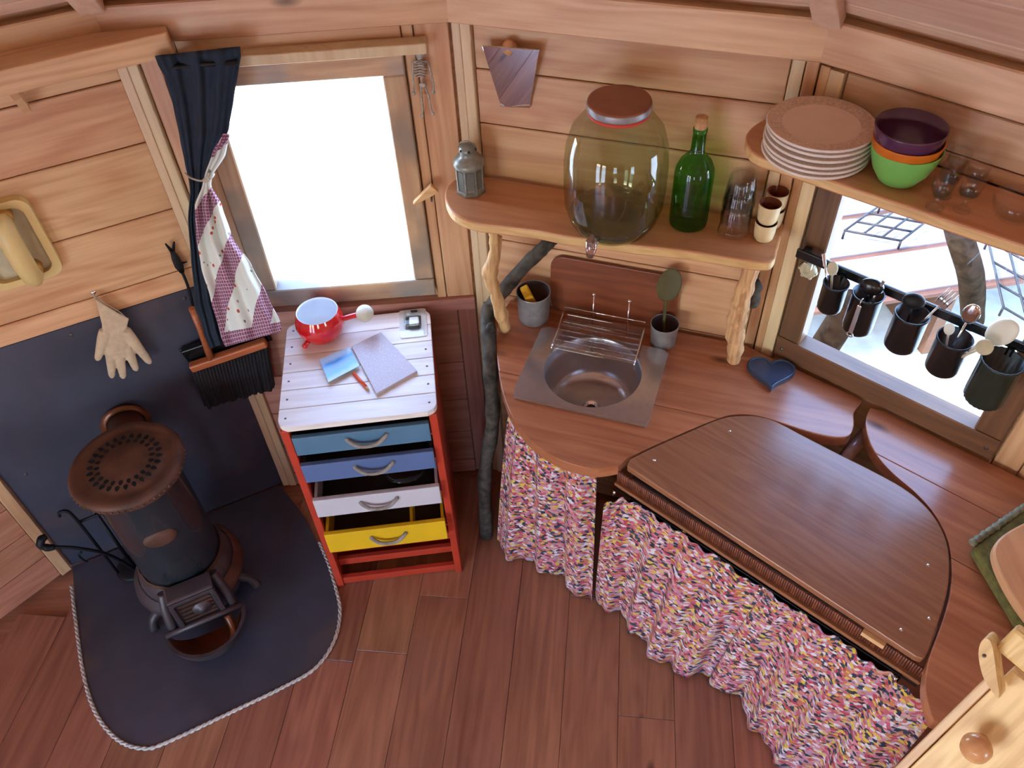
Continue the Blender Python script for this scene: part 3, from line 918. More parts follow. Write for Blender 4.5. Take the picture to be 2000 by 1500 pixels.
# flared cuff hanging from one corner
cpx = [(186, 583), (205, 596), (231, 611), (252, 622), (247, 641), (238, 652), (204, 652), (196, 622)]
fr3 = [gp(u, v, .034) for u, v in cpx]; bk3 = [gp(u, v, .014) for u, v in cpx]; n8 = len(cpx)
gl.add(fr3+bk3, [tuple(range(n8)), tuple(range(2*n8-1, n8-1, -1))]+[(i, n8+i, n8+(i+1) % n8, (i+1) % n8) for i in range(n8)])
go = gl.build('work_glove', 'glove', None, wl(0, *g0), WANG[0])
md = go.modifiers.new('join', 'REMESH'); md.mode = 'VOXEL'; md.voxel_size = .0024*K; md.use_smooth_shade = True
md = go.modifiers.new('soft', 'SMOOTH'); md.iterations = 5
tag(go, 'undyed cotton work glove hanging by its cuff above the stove', 'glove')
lp = MB().tube(spline([gp(182, 574, .016), gp(186, 583, .02), gp(193, 592, .022)], 4), .0016, 6)
lp.tube(spline([gp(184, 576, .014), gp(200, 590, .018), gp(230, 607, .022), gp(248, 622, .024)], 4), .0016, 6)
lp.build('hanging_loop', 'tie', go)

# ---- broom and dustpan hanging by the corner
BANG = WANG[0]*.45+WANG[1]*.55
_b0 = wl(0, *W0p(372, 718, .030))
def Bp(u, v, d):                 # pixel on the upright plane of the broom, d in front of it
    n = ninw(BANG); p0 = _b0+n*(d-.030); r = ray(u, v)
    return CAM+r*(n@(p0-CAM))/(n@r)
bqw = Bp(440, 700, .03)
br = thing('hand_broom', 'wooden T-shaped hand broom with black bristles hanging below the curtain', 'broom', bqw, BANG)
def bp(u, v, d):
    q = Bp(u, v, d)-bqw; return np.array([q@udir(BANG), -(q@ninw(BANG)), q[2]])
a_, b_ = bp(372, 718, .034), bp(520, 668, .034)
mid = (a_+b_)/2; ln = np.linalg.norm(b_-a_); tilt = math.atan2(b_[2]-a_[2], b_[0]-a_[0])
MB().box(mid, (ln, .026, .024), ry=-tilt).build('head', 'broomwood', br, bev=.005)
nb = 24
for k in range(nb):
    t = (k+.5)/nb
    c_ = a_+(b_-a_)*t
    tip = bp(400+135*t, 790-38*t, .028) + np.array([0, random.uniform(-.006, .006), random.uniform(-.005, .005)])
    tuft = MB()
    w_ = ln/nb*.62
    tuft.tube([c_+np.array([0, 0, -.008]), (c_+tip)/2+np.array([0, -.006, 0]), tip], [w_*1.1, w_*1.35, w_*1.5], 6, flat=2.0)
    tuft.build('bristle_tuft', 'bristle', br)
MB().tube([bp(374, 602, .040), bp(392, 645, .038), bp(412, 700, .036)], [.0085, .009, .0105], 10).build('handle', 'broomwood', br)

dp = thing('dustpan', 'black dustpan tucked flat against the wall behind the broom', 'dustpan', bqw, BANG)
c0, c1 = bp(356, 690, .012), bp(520, 638, .012)
m = MB(); mid = (c0+c1)/2
m.box(mid+np.array([0, .003, -.02]), (ln*1.08, .008, .075), ry=-tilt)
m.build('tray', 'black', dp, bev=.003)
MB().box(mid+np.array([0, -.003, .012]), (ln*1.08, .020, .012), ry=-tilt).build('lip', 'black', dp, bev=.003)

# ---- iron fish hook
fq = W0p(350, 520, .012)
fh = thing('fish_hook_ornament', 'dark iron fish-shaped hook on the boards beside the curtain', 'wall hook', wl(0, *fq), WANG[0])
def fp(u, v, d=.012):
    q = W0p(u, v, d); return (q[0]-fq[0], q[1]-fq[1], q[2]-fq[2])
MB().tube([fp(336, 490), fp(343, 505), fp(350, 520), fp(356, 532)], [.005, .010, .011, .006], 10, flat=.5).build('fish_body', 'blackiron', fh)
MB().tube([fp(323, 476), fp(336, 491)], [.002, .005], 6, flat=.5).build('tail_fin', 'blackiron', fh)
MB().tube([fp(340, 472), fp(338, 491)], [.002, .005], 6, flat=.5).build('tail_fin', 'blackiron', fh)
MB().tube([fp(352, 515), fp(366, 511)], [.005, .0015], 6, flat=.5).build('side_fin', 'blackiron', fh)
MB().tube(spline([fp(356, 532), fp(366, 556), fp(374, 585), fp(377, 600, .03)], 4), .0038, 6).build('shank', 'blackiron', fh)

# ---- long shelf at the top left
q0, q1 = onw(0, 135, 0, .105), onw(327, 66, 0, .105)
sh = thing('wall_shelf', 'plain pine plank shelf high on the wall above the stove', 'shelf', wl(0, 0, 0, 0), WANG[0])
zt = (q0[2]+q1[2])/2
m = MB().prism([(-.01, -.018), (-.01, -.105), (q1[0]-.004, -.105), (q1[0], -.10), (q1[0]+.005, -.070), (.665, -.018)], zt-.050, zt)
m.build('plank', 'board', sh, bev=.003)
for x in (.10, .50):
    MB().prism([(-.018, -.02), (-.095, -.02), (-.018, -.10)], -.008, .008).xf(Matrix.Translation((x, 0, zt-.031)) @ Matrix.Rotation(math.pi/2, 4, 'Z') @ Matrix.Rotation(math.pi/2, 4, 'X')).build('bracket', 'board_v', sh)

# ---- cream handset case on the left wall
c_ = onw(40, 468, 0, .0)
ph = thing('wall_handset', 'cream moulded handset in an oblong wall cradle at the left edge', 'handset', wl(0, c_[0], 0, c_[2]), WANG[0])
def pp(u, v, d):
    q = onw(u, v, 0, d); return np.array([q[0]-c_[0], q[1], q[2]-c_[2]])
cr = [pp(-70, 400, .006), pp(-40, 560, .006)]
def rrect(w, h, r, n=5):
    out = []
    for cx, cy, a0 in ((w/2-r, h/2-r, 0), (-w/2+r, h/2-r, 90), (-w/2+r, -h/2+r, 180), (w/2-r, -h/2+r, 270)):
        for i in range(n+1):
            a = rad(a0+90*i/n); out.append((cx+r*math.cos(a), cy+r*math.sin(a)))
    return out
pl_mid = pp(30, 470, .0)
tl, brp = pp(18, 398, .012), pp(95, 535, .012)
RX = Matrix.Rotation(math.pi/2, 4, 'X')
cx_, cz_ = (tl[0]+brp[0])/2-.045, (tl[2]+brp[2])/2+.004
ringo = MB()
o_, i_ = rrect(.165, .215, .03), rrect(.130, .180, .024)
n_ = len(o_)
vs = [(x, y, z) for z in (0, .022) for x, y in o_]+[(x, y, z) for z in (0, .022) for x, y in i_]
fs = []
for k in range(n_):
    j = (k+1) % n_
    fs += [(k, j, n_+j, n_+k), (2*n_+j, 2*n_+k, 3*n_+k, 3*n_+j), (n_+k, n_+j, 3*n_+j, 3*n_+k), (j, k, 2*n_+k, 2*n_+j)]
ringo.add(vs, fs)
ringo.xf(Matrix.Translation((cx_, 0, cz_)) @ RX).build('cradle_frame', 'phone', ph)
MB().prism(rrect(.132, .182, .024), .0, .006).xf(Matrix.Translation((cx_, 0, cz_)) @ RX).build('cradle_back', 'ivory', ph)
hs_ = MB().tube([(cx_+.020, -.040, cz_+.094), (cx_+.018, -.048, cz_+.08), (cx_+.016, -.054, cz_+.04), (cx_+.016, -.055, cz_), (cx_+.016, -.054, cz_-.04), (cx_+.018, -.048, cz_-.08), (cx_+.020, -.040, cz_-.094)], [.014, .023, .024, .024, .024, .023, .014], 16)
hs_.build('handset_bar', 'phone', ph)
for s_ in (-1, 1):
    MB().tube([(cx_+.024, -.006, cz_+s_*.074), (cx_+.024, -.040, cz_+s_*.074)], [.019, .018], 16).build('handset_end', 'phone_end', ph)

# ================================================================ WINDOW WALL
# ---- curtain: navy lining and patchwork print, tied in the middle
cq = onw(400, 350, 1, .05)
cu = thing('window_curtain', 'navy-lined patchwork curtain gathered with a cord left of the window', 'curtain', wl(1, cq[0], 0, 0), WANG[1])
def interp(tab, y):
    for (y0, a0, b0), (y1, a1, b1) in zip(tab[:-1], tab[1:]):
        if y0 <= y <= y1:
            t = (y-y0)/(y1-y0); t = t*t*(3-2*t)*.4+t*.6
            return a0+(a1-a0)*t, b0+(b1-b0)*t
    return tab[-1][1:]
def sheet(tab, depth, folds, amp, nu=44, nv=60, ph=0.0, wscale=.6):
    y0, y1 = tab[0][0], tab[-1][0]
    def fn(i, j):
        y = y0+(y1-y0)*j
        a, b = interp(tab, y)
        u = a+(b-a)*i
        v = y + tab_skew*(i-.5)
        narrow = min(1, abs(b-a)/110)
        d = depth + amp*math.sin(i*folds*2*math.pi+ph+.6*j)*(.45+.55*narrow) + .35*amp*math.sin(i*folds*4.7*math.pi+2*j)
        q = onw(u, v, 1, d)
        return (q[0]-cq[0], q[1], q[2], (i*.30, (1-j)*.72))
    return MB().grid(fn, nu, nv)
tab_skew = -18
lin = [(100, 303, 468), (118, 310, 470), (140, 322, 466), (200, 340, 456), (260, 352, 446), (310, 362, 424), (345, 370, 412), (365, 372, 408), (420, 368, 404), (500, 374, 420), (580, 382, 440), (640, 398, 452), (672, 410, 458)]
sheet(lin, .078, 3, .007).build('navy_lining', 'navy', cu, thick=.0025)
tab_skew = 0
pr = [(262, 436, 447), (300, 415, 440), (345, 400, 413), (362, 396, 411), (400, 381, 432), (460, 383, 452), (520, 393, 492), (580, 412, 522), (640, 432, 549), (655, 440, 549)]
def print_sheet():
    y0, y1 = pr[0][0], pr[-1][0]
    def fn(i, j):
        y = y0+(y1-y0)*j
        a, b = interp(pr, y)
        u = a+(b-a)*i
        v = y + (j**6)*(22*(1-i)-8*i)
        d = .106 + .012*math.sin(i*2.5*2*math.pi+.8+1.3*j)*min(1, (b-a)/60)
        q = onw(u, v, 1, d)
        return (q[0]-cq[0], q[1], q[2], ((i-.3)*(b-a)/420+.1, (1-j)*.66))
    return MB().grid(fn, 36, 60)
print_sheet().build('patchwork_face', 'patch', cu, thick=.003)
te = [onw(u, v, 1, d) for u, v, d in ((362, 338, .06), (370, 346, .105), (385, 352, .118), (400, 353, .124), (412, 348, .122), (418, 340, .09), (410, 336, .06))]
MB().tube(spline([(q[0]-cq[0], q[1], q[2]) for q in te], 4), .0022, 6).build('tie_cord', 'tie', cu)
kn = onw(402, 352, 1, .128)
MB().ball((kn[0]-cq[0], kn[1], kn[2]), .006, segs=10, rings=6, sc=(1.3, .8, 1)).build('tie_knot', 'tie', cu)
r0, r1 = onw(300, 116, 1, .078), onw(470, 99, 1, .078)
MB().tube([(r0[0]-cq[0]+.012, -.078, r0[2]-.018), (r1[0]-cq[0]-.012, -.078, r0[2]-.018)], .005, 8).build('curtain_rod', 'blackiron', cu)

# ---- skeleton ornament
sq = onw(824, 150, 1, .012)
sk = thing('skeleton_ornament', 'small jointed metal skeleton hanging right of the bright window', 'ornament', wl(1, *sq), WANG[1])
def sp(u, v, d=.014):
    q = onw(u, v, 1, d); return (q[0]-sq[0], q[1]-sq[1], q[2]-sq[2])
s_ = MB(); s_.ball(sp(820, 102), .0125, segs=14, rings=10, sc=(.9, .8, 1.05)); s_.ball(sp(820, 111), .0075, segs=10, rings=6, sc=(1, .9, .8))
sko = s_.build('skull', 'bone', sk)
for du in (-3.5, 3.5):
    MB().ball(sp(820+du, 101, .022), .0034, segs=8, rings=6).build('eye_socket', 'dark', sko)
MB().tube([sp(820, 116), sp(822, 135), sp(824, 152), sp(825, 162)], .0022, 6).build('spine', 'bone', sk)
rb = MB()
for k in range(6):
    v = 122+5.2*k; hw = (9, 12, 13, 13, 12, 9)[k]
    rb.tube(spline([sp(821+.1*k-hw, v+1, .010), sp(821-hw*.6, v+2, .021), sp(821, v, .024), sp(821+hw*.6, v+2, .021), sp(821+hw, v+1, .010)], 3), .0019, 6)
rb.build('rib_cage', 'bone', sk)
MB().tube([sp(807, 121), sp(821, 119), sp(836, 121)], .0024, 6).build('collar_bone', 'bone', sk)
MB().ball(sp(826, 166), .009, segs=10, rings=6, sc=(1, .6, .7)).build('pelvis', 'bone', sk)
for nm, P in (('arm', [(807, 121), (806, 145), (808, 168), (808, 182)]), ('arm', [(836, 121), (842, 145), (847, 165), (846, 180)]),
              ('leg', [(822, 168), (823, 192), (826, 215), (824, 226)]), ('leg', [(830, 168), (838, 190), (842, 212), (845, 222)])):
    a = MB().tube([sp(*p) for p in P], .0020, 6); a.ball(sp(*P[1]), .0032, segs=6, rings=4); a.ball(sp(*P[-1]), .0048, segs=8, rings=5)
    a.build(nm, 'bone', sk)
MB().tube([sp(820, 88, .012), sp(820, 98, .013)], .0012, 5).build('hanger', 'chrome', sk)

# ---- wooden turn button on the window frame
tq = onw(843, 372, 1, .0)
tb = thing('window_turn_button', 'pale wedge-shaped wooden turn button on the right window post', 'latch', wl(1, tq[0], 0, tq[2]), WANG[1])
def tp_(u, v, d):
    q = onw(u, v, 1, d); return (q[0]-tq[0], q[1], q[2]-tq[2])
a_, b_ = np.array(tp_(849, 366, .03)), np.array(tp_(808, 397, .03))
m = MB(); dr = (b_-a_)/np.linalg.norm(b_-a_); pn = np.array([-dr[2], 0, dr[0]])
poly = [a_+pn*.014, a_-pn*.014, b_-pn*.003, b_+pn*.003]
m.add([p+np.array([0, o, 0]) for o in (-.008, .008) for p in poly], [(0, 1, 2, 3), (7, 6, 5, 4), (0, 4, 5, 1), (1, 5, 6, 2), (2, 6, 7, 3), (3, 7, 4, 0)])
m.build('button', 'woodpeg', tb, bev=.002)
MB().tube([(0, .0, 0), (0, -.045, 0)], .003, 8).build('screw', 'stonew', tb)

# ---- drawer chest
CA = rad(4.2)
cc = np.array([-.383, 1.376, 0])                       # front middle on the floor
ch = thing('drawer_chest', 'narrow red-framed chest with blue, white and yellow drawers by the window', 'chest of drawers', cc, CA)
CW, CD, CH_ = .385, .345, .745
for sx in (-1, 1):
    MB().box((0, 0, 0), (.014, CD, CH_)).build('side_panel', 'red', ch, (sx*(CW/2-.007), CD/2, CH_/2), bev=.002)
    MB().box((0, 0, 0), (.020, .020, CH_)).build('front_post', 'red', ch, (sx*(CW/2-.010), -.008, CH_/2), bev=.002)
MB().box((0, 0, 0), (CW-.03, .008, CH_-.04)).build('back_panel', 'drawer_in', ch, (0, CD-.006, CH_/2))
# planked top with rounded corners
tw, td0, td1 = .390, -.022, .358
nb = 6; rr_ = .030
tr = thing('x', 'x', 'x', (0, 0, 0)) if False else None
for k in range(nb):
    y0 = td0+(td1-td0)*k/nb+.0007; y1 = td0+(td1-td0)*(k+1)/nb-.0007
    def edge_x(y):
        e = min(y-td0, td1-y)
        if e >= rr_:
            return tw/2
        e = max(e, .0)
        return tw/2-rr_+math.sqrt(max(0, rr_**2-(rr_-e)**2))
    ys = [y0+(y1-y0)*t/8 for t in range(9)]
    poly = [(edge_x(y), y-(y0+y1)/2) for y in ys]+[(-edge_x(y), y-(y0+y1)/2) for y in ys[::-1]]
    MB().prism(poly, -.0085, .0085).build('top_board', 'pale', ch, (0, (y0+y1)/2, CH_+.0085), bev=.0012, seg=1)
for sx in (-1, 1):
    for k in range(nb):
        y = td0+(td1-td0)*(k+.5)/nb
        MB().lathe([(.0001, .0006), (.003, .0005), (.0034, -.001)], 8).build('nail', 'stonew', ch, (sx*(tw/2-.018), y, CH_+.017))
# drawers: (front z0, z1, pulled out, paint)
DR = [(.655, .722, .004, 'blue1'), (.552, .622, .012, 'blue2'), (.402, .478, .018, 'whitep'), (.236, .326, .026, 'yellow')]
iw = CW-.046
for n_, (z0, z1, out, mt) in enumerate(DR):
    y0 = -.014-out
    d_ = MB().box((0, 0, 0), (iw, .014, z1-z0)).build('drawer', mt, ch, (0, y0, (z0+z1)/2), bev=.002)
    inn = MB(); dl = .30; hz = (z1-z0)
    hb = hz*.92
    for sx in (-1, 1):
        inn.box((sx*(iw/2-.007), dl/2+.006, -hz/2+hb/2), (.008, dl, hb))
    inn.box((0, dl+.004, -hz/2+hb/2), (iw-.006, .008, hb))
    inn.build('drawer_box', mt if n_ > 1 else 'drawer_in', d_)
    MB().box((0, dl/2+.006, -hz/2+.006), (iw-.012, dl, .006)).build('drawer_bottom', 'drawer_in', d_)
    if mt == 'yellow':
        MB().box((.075, dl/2+.006, -hz/2+hb/2), (.008, dl-.01, hb)).build('divider', 'yellow', d_)
    hx = (.012, .014, .004, .006)[n_]; hw = .050
    P = spline([(hx-hw, -.007, .012), (hx-hw+.006, -.014, .008), (hx-.026, -.020, -.005), (hx, -.022, -.008), (hx+.026, -.020, -.004), (hx+hw-.006, -.014, .010), (hx+hw, -.007, .014)], 4)
    MB().tube(P, .0056, 8).build('pull', 'cordpull', d_)
    MB().box((0, 0, 0), (CW-.03, CD-.03, .008)).build('runner_shelf', 'red', ch, (0, CD/2, z0-.020), bev=.001)
for z in (.150, .078, .020):
    MB().box((0, 0, 0), (CW-.03, .016, .030)).build('rail', 'red', ch, (0, -.004+(.03 if z > .05 else 0), z), bev=.002)
for z in (.132, .060):
    MB().box((0, 0, 0), (CW-.03, CD-.06, .008)).build('shelf', 'red', ch, (0, CD/2+.01, z), bev=.001)

def chest_pt(u, v, z):
    p = atz(u, v, z); d = p-cc
    return p
ZT = CH_+.0171
# glass dish standing in the white drawer
gd = atz(790, 905, .455)
g_ = MB().lathe([(.028, 0), (.050, .012), (.066, .034), (.070, .046), (.068, .046), (.063, .034), (.048, .015), (.0001, .005)], 36, rib=(24, .012), cap0=True)
tag(g_.build('glass_dish', 'clear', None, tuple(cc+np.array([.075, .060, .436]))), 'fluted clear glass dish lying in the open white drawer', 'dish')

# ---- red saucepan
pc = atz(634, 660, ZT)
sp_ = thing('saucepan', 'round red enamel pan, white inside, on the drawer chest', 'saucepan', (pc[0]-.004, pc[1]+.012, ZT), rad(0))
pr_o = [(.0001, 0), (.030, .0005), (.046, .006), (.058, .020), (.0645, .040), (.0655, .052), (.062, .070), (.056, .083), (.0545, .087)]
pr_i = [(.0545, .087), (.0525, .085), (.054, .080), (.060, .066), (.0630, .050), (.061, .036), (.050, .014), (.030, .006), (.0001, .005)]
m = MB().lathe(pr_o, 44); m.lathe(pr_i, 44, mi=1)
m.build('pot', ['redenamel', 'whiteenamel'], sp_)
MB().tube(spline([(.060, .004, .050), (.080, .005, .055), (.102, .006, .060)], 4), [.0075]*9, 12).build('handle', 'redenamel', sp_)
MB().ball((.121, .007, .062), .0235, segs=24, rings=14).build('handle_ball', 'bead', sp_)
MB().tube([(-.030, -.050, .026), (-.036, -.062, .024)], [.007, .0065], 10).ball((-.037, -.064, .024), .0075, segs=10, rings=6).build('side_nub', 'redenamel', sp_)

# ---- speckled notepad, photo card, pencil, blister pack
def flat_poly(name, pxs, z0, z1, mat, label, cat, bev=.0008):
    P = [atz(u, v, z1)[:2] for u, v in pxs]
    c = sum(P)/len(P)
    ex = P[1]-P[0]; a = math.atan2(ex[1], ex[0])
    R = np.array([[math.cos(-a), -math.sin(-a)], [math.sin(-a), math.cos(-a)]])
    poly = [tuple(R@(p-c)) for p in P]
    o = MB().prism(poly, z0, z1).build(name, mat, None, (c[0], c[1], 0), a, bev=bev, seg=1)
    return tag(o, label, cat)
flat_poly('notepad', [(735, 769), (815, 724), (744, 648), (686, 676)], ZT+.0003, ZT+.0093, 'pad', 'square speckled grey pad in the middle of the chest top', 'notepad')
flat_poly('photo_card', [(641, 746), (702, 714), (682, 678), (624, 702)], ZT+.0102, ZT+.0118, 'photo', 'small blue seascape photo card beside the speckled pad', 'photograph', 0)
pe = thing('pencil', 'short orange-red pencil poking out between the card and the pad', 'pencil', (*atz(705, 744, ZT)[:2], ZT), 0)
a_, b_ = atz(690, 728, ZT+.006)-np.array([*atz(705, 744, ZT)[:2], ZT]), atz(716, 756, ZT+.006)-np.array([*atz(705, 744, ZT)[:2], ZT])
a_[2] = b_[2] = .0052
MB().tube([a_, b_], .0042, 6).build('shaft', 'pencil', pe)
MB().tube([b_, b_+(b_-a_)*.22], [.0042, .0008], 6).build('tip', 'woodpeg', pe)
bl_px = [(784, 670), (840, 664), (832, 595), (771, 598)]
P = [atz(u, v, ZT+.002)[:2] for u, v in bl_px]; bc = sum(P)/4
ex = P[1]-P[0]; ba = math.atan2(ex[1], ex[0])
bk = thing('blister_pack', 'clear plastic blister pack with a white gadget, back of the chest top', 'package', (bc[0], bc[1], ZT), ba)
MB().prism(rrect(.074, .112, .008), .0003, .0022).build('card', 'whiteplastic', bk)
shell = MB().prism(rrect(.072, .108, .010), .0026, .0046)
shell.build('plastic_shell', 'blister', bk)
bub = MB().prism(rrect(.046, .062, .008), .0048, .024); bub.build('bubble', 'blister', bk, bev=.004)
gad = MB().box((.004, -.004, .011), (.026, .030, .010)).build('gadget', 'whiteplastic', bk, bev=.003)
MB().box((.004, -.021, .010), (.026, .005, .009)).build('gadget_edge', 'drawer_in', gad)
MB().prism(rrect(.018, .006, .003), .0047, .0052).xf(Matrix.Translation((.004, .046, 0))).build('hang_slot', 'dark', bk)

# ================================================================ SINK WALL
# ---- live-edge shelf
ZS = 1.177
sr = thing('live_edge_shelf', 'live-edge wooden shelf on the sink wall carrying the big glass jar', 'shelf', wl(2, 0, 0, ZS), WANG[2])
fpx = [(905, 343), (880, 356), (869, 374), (872, 396), (888, 418), (925, 434), (985, 442), (1050, 450), (1100, 460), (1160, 468), (1230, 478), (1300, 485), (1370, 494), (1430, 504), (1475, 510), (1503, 511), (1515, 502), (1519, 485), (1528, 455)]
fp_ = [tuple(tow(2, atz(u, v, ZS))[:2]) for u, v in fpx]
sp2 = spline(fp_, 4)
sp2 = [(x, min(y, -.013)) for x, y in sp2]
sp2[0] = (sp2[0][0], -.013); sp2[-1] = (sp2[-1][0], -.013)
MB().prism(sp2, -.026, 0, mi=0, mside=1).build('slab', ['shelf', 'live'], sr, bev=.004)

def shelf2(u, v, z=ZS):
    return atz(u, v, z)

# ---- driftwood props under the shelf
ZC = .80
def drift(name, label, pts, radii):
    base = np.array(pts[0])
    t = thing(name, label, 'shelf prop', base, 0)
    P = spline([tuple(np.array(p)-base) for p in pts], 5)
    n = len(P)
    R = [np.interp(i/(n-1), np.linspace(0, 1, len(radii)), radii)*(1+.10*math.sin(i*1.7)) for i in range(n)]
    MB().tube(P, R, 12, jit=.12).build('stem', 'drift', t)
    return t, base
def zp(u, v, z):
    return tuple(atz(u, v, z))
def plane2(u, v, d):
    q = onw(u, v, 2, d); return tuple(wl(2, *q))
ZB = ZS-.0265
b0 = atz(987, 648, ZC); 
t1, base1 = drift('driftwood_prop', 'pale gnarled driftwood prop under the left end of the shelf', [(b0[0], b0[1], ZC+.012), plane2(978, 610, .155), plane2(968, 572, .168), plane2(957, 535, .168), plane2(966, 495, .165), plane2(965, 462, .16), tuple(np.array(plane2(964, 446, .155))*np.array([1, 1, 0])+np.array([0, 0, ZB-.008]))], [.015, .017, .014, .019, .013, .012, .011])
MB().tube(spline([tuple(np.array(plane2(957, 540, .168))-base1), tuple(np.array(plane2(968, 520, .160))-base1), tuple(np.array(plane2(976, 462, .150))-base1)], 4), [.010, .010, .009, .009, .008, .008, .007, .007, .006], 8).build('twig', 'drift', t1)
b1 = atz(1431, 712, ZC)
d1_ = -tow(2, b1)[1]
t2, base2 = drift('driftwood_prop', 'pale split driftwood prop under the right end of the shelf', [(b1[0], b1[1], ZC+.012), plane2(1436, 680, d1_), plane2(1437, 640, d1_), plane2(1445, 600, d1_), plane2(1456, 560, d1_), tuple(np.array(plane2(1470, 522, d1_))*np.array([1, 1, 0])+np.array([0, 0, ZB-.008]))], [.014, .020, .022, .021, .020, .018])
MB().tube(spline([tuple(np.array(plane2(1478, 548, d1_-.02))-base2), tuple(np.array(plane2(1475, 575, d1_-.022))-base2), tuple(np.array(plane2(1470, 600, d1_-.02))-base2)], 4), [.006, .012, .014, .013, .010, .013, .014, .012, .006], 10, jit=.3).build('bark_patch', 'bark', t2)

# ---- bark-covered branch post with a side limb
f0 = atz(951, 1048, 0)
bpst = thing('branch_post', 'dark bark-covered forked branch post standing left of the sink counter', 'branch post', (f0[0], f0[1], 0), 0)
def rel(p):
    return tuple(np.array(p)-np.array([f0[0], f0[1], 0]))
d0 = -tow(2, f0)[1]
trunk = [rel((f0[0], f0[1], .012)), rel(plane2(947, 960, d0)), rel(plane2(950, 900, d0-.01)), rel(plane2(961, 840, d0-.01)), rel(plane2(962, 790, d0-.01)), rel(plane2(957, 720, d0-.03)), rel(plane2(954, 660, .19)), rel(plane2(951, 622, .14)), rel(plane2(955, 592, .115))]
trunk = [(p[0], p[1], p[2]) for p in trunk]
P = spline(trunk, 6)
MB().tube(P, [.021*(1-.22*i/len(P))*(1+.06*math.sin(i*.9)) for i in range(len(P))], 14, jit=.12).build('trunk', 'bark', bpst)
limb = [rel(plane2(953, 606, .118)), rel(plane2(985, 565, .098)), rel(plane2(1030, 514, .080)), rel(plane2(1062, 484, .07)), rel(plane2(1080, 466, .045))]
P = spline(limb, 6)
MB().tube(P, [.019*(1-.2*i/len(P)) for i in range(len(P))], 12, jit=.14).build('side_limb', 'bark', bpst)
kq = rel(plane2(958, 640, .178))
MB().ball(kq, .012, segs=10, rings=6, sc=(1, 1, 1.2)).build('knot', 'bark', bpst)

# ---- things on the shelf
lq = atz(917, 372, ZS); 
ln_ = thing('tin_lantern', 'small pewter-coloured tea-light lantern at the left end of the shelf', 'lantern', (lq[0]+.004, lq[1], ZS), WANG[2])
MB().lathe([(.0001, .0004), (.034, .0005), (.036, .003), (.036, .008), (.031, .011)], 8, smooth=False).build('base', 'pewter', ln_)
MB().lathe([(.030, .010), (.030, .070)], 8, smooth=False).build('glass_body', 'tin', ln_)
for k in range(8):
    a = 2*math.pi*k/8
    MB().box((.0305*math.cos(a), .0305*math.sin(a), .040), (.005, .005, .062), rz=a).build('post', 'pewter', ln_)
for k in range(8):
    a = 2*math.pi*(k+.5)/8
    MB().box((.0290*math.cos(a), .0290*math.sin(a), .040), (.002, .015, .046), rz=a).build('panel', 'lampglass', ln_)
MB().lathe([(.034, .068), (.036, .072), (.036, .080), (.028, .090), (.019, .094), (.018, .104), (.021, .108), (.019, .116), (.008, .122), (.0001, .123)], 24).build('cap', 'pewter', ln_)
for k in range(6):
    a = 2*math.pi*k/6
    MB().ball((.0185*math.cos(a), .0185*math.sin(a), .112), .0038, segs=6, rings=4).build('vent', 'dark', ln_)
hnd = [(.020*math.cos(t), 0, .112+.018*math.sin(t)) for t in np.linspace(0, math.pi, 9)]
MB().tube(hnd, .0012, 5).build('bail', 'pewter', ln_)

# big jar with tap
jb = wl(2, .398, -.124, 0)
jr = thing('glass_water_jar', 'large greenish glass water jar with brown lid and tap on the shelf', 'jar', (jb[0], jb[1], ZS), WANG[2])
jp = [(.0001, .001), (.070, .001), (.082, .008), (.096, .030), (.106, .065), (.1085, .11), (.1085, .16), (.105, .20), (.094, .237), (.076, .260), (.061, .270), (.058, .284)]
MB().lathe(jp, 56).build('jar_glass', 'jar', jr)
MB().lathe([(.0001, .003), (.068, .004), (.080, .011), (.090, .028), (.0955, .040), (.084, .036), (.0001, .026)], 48).build('thick_base', 'jarbase', jr)
MB().lathe([(.059, .272), (.062, .274), (.062, .279), (.059, .281)], 40).build('rubber_ring', 'gasket', jr)
lo = MB().lathe([(.060, .281), (.063, .282), (.064, .296), (.0625, .300), (.058, .301), (.0001, .3012)], 44).build('lid', ['lidmetal'], jr)
MB().lathe([(.0642, .283), (.0652, .287), (.0642, .296)], 44).build('lid_band', 'tin', lo)
ta = MB().tube([(-.015, -.088, .030), (-.017, -.118, .028)], .0095, 12)
ta.build('tap_stem', 'cleartap', jr)
tb_ = MB().tube([(-.017, -.120, .044), (-.017, -.121, .026), (-.018, -.126, .006)], [.012, .0125, .0075], 12).build('tap', 'cleartap', jr)
MB().box((-.017, -.124, .050), (.010, .030, .008)).build('tap_lever', 'cleartap', tb_, bev=.002)

bb = atz(1343, 436, ZS)
bt = thing('green_bottle', 'tall green wine bottle with a cork beside the jar', 'bottle', (bb[0], bb[1], ZS), 0)
MB().lathe([(.0001, .012), (.02, .006), (.034, .001), (.0405, .005), (.0415, .015), (.0415, .125), (.040, .140), (.033, .157), (.020, .172), (.0145, .182), (.0135, .222), (.0145, .224), (.0145, .232), (.0125, .233)], 40).build('glass', 'bottle', bt)
MB().lathe([(.0118, .222), (.0125, .234), (.012, .256), (.0001, .2565)], 18).build('cork', 'cork', bt)

gk_ = atz(1432, 452, ZS)
def tumbler(z, label):
    m = MB().lathe([(.0001, .079), (.022, .0795), (.0255, .077), (.029, .05), (.0325, .015), (.034, .001), (.0325, .001), (.031, .015), (.027, .055), (.0225, .074), (.0001, .074)], 64, rib=(16, .045))
    o = m.build('glass_tumbler', 'clear', None, (gk_[0], gk_[1], ZS+z))
    return tag(o, label, 'drinking glass', 'upturned ribbed tumblers on the lower shelf')
tumbler(.0005, 'ribbed clear tumbler at the bottom of the upturned glass stack')
tumbler(.034, 'ribbed clear tumbler in the middle of the upturned glass stack')
tumbler(.068, 'ribbed clear tumbler on top of the upturned glass stack')

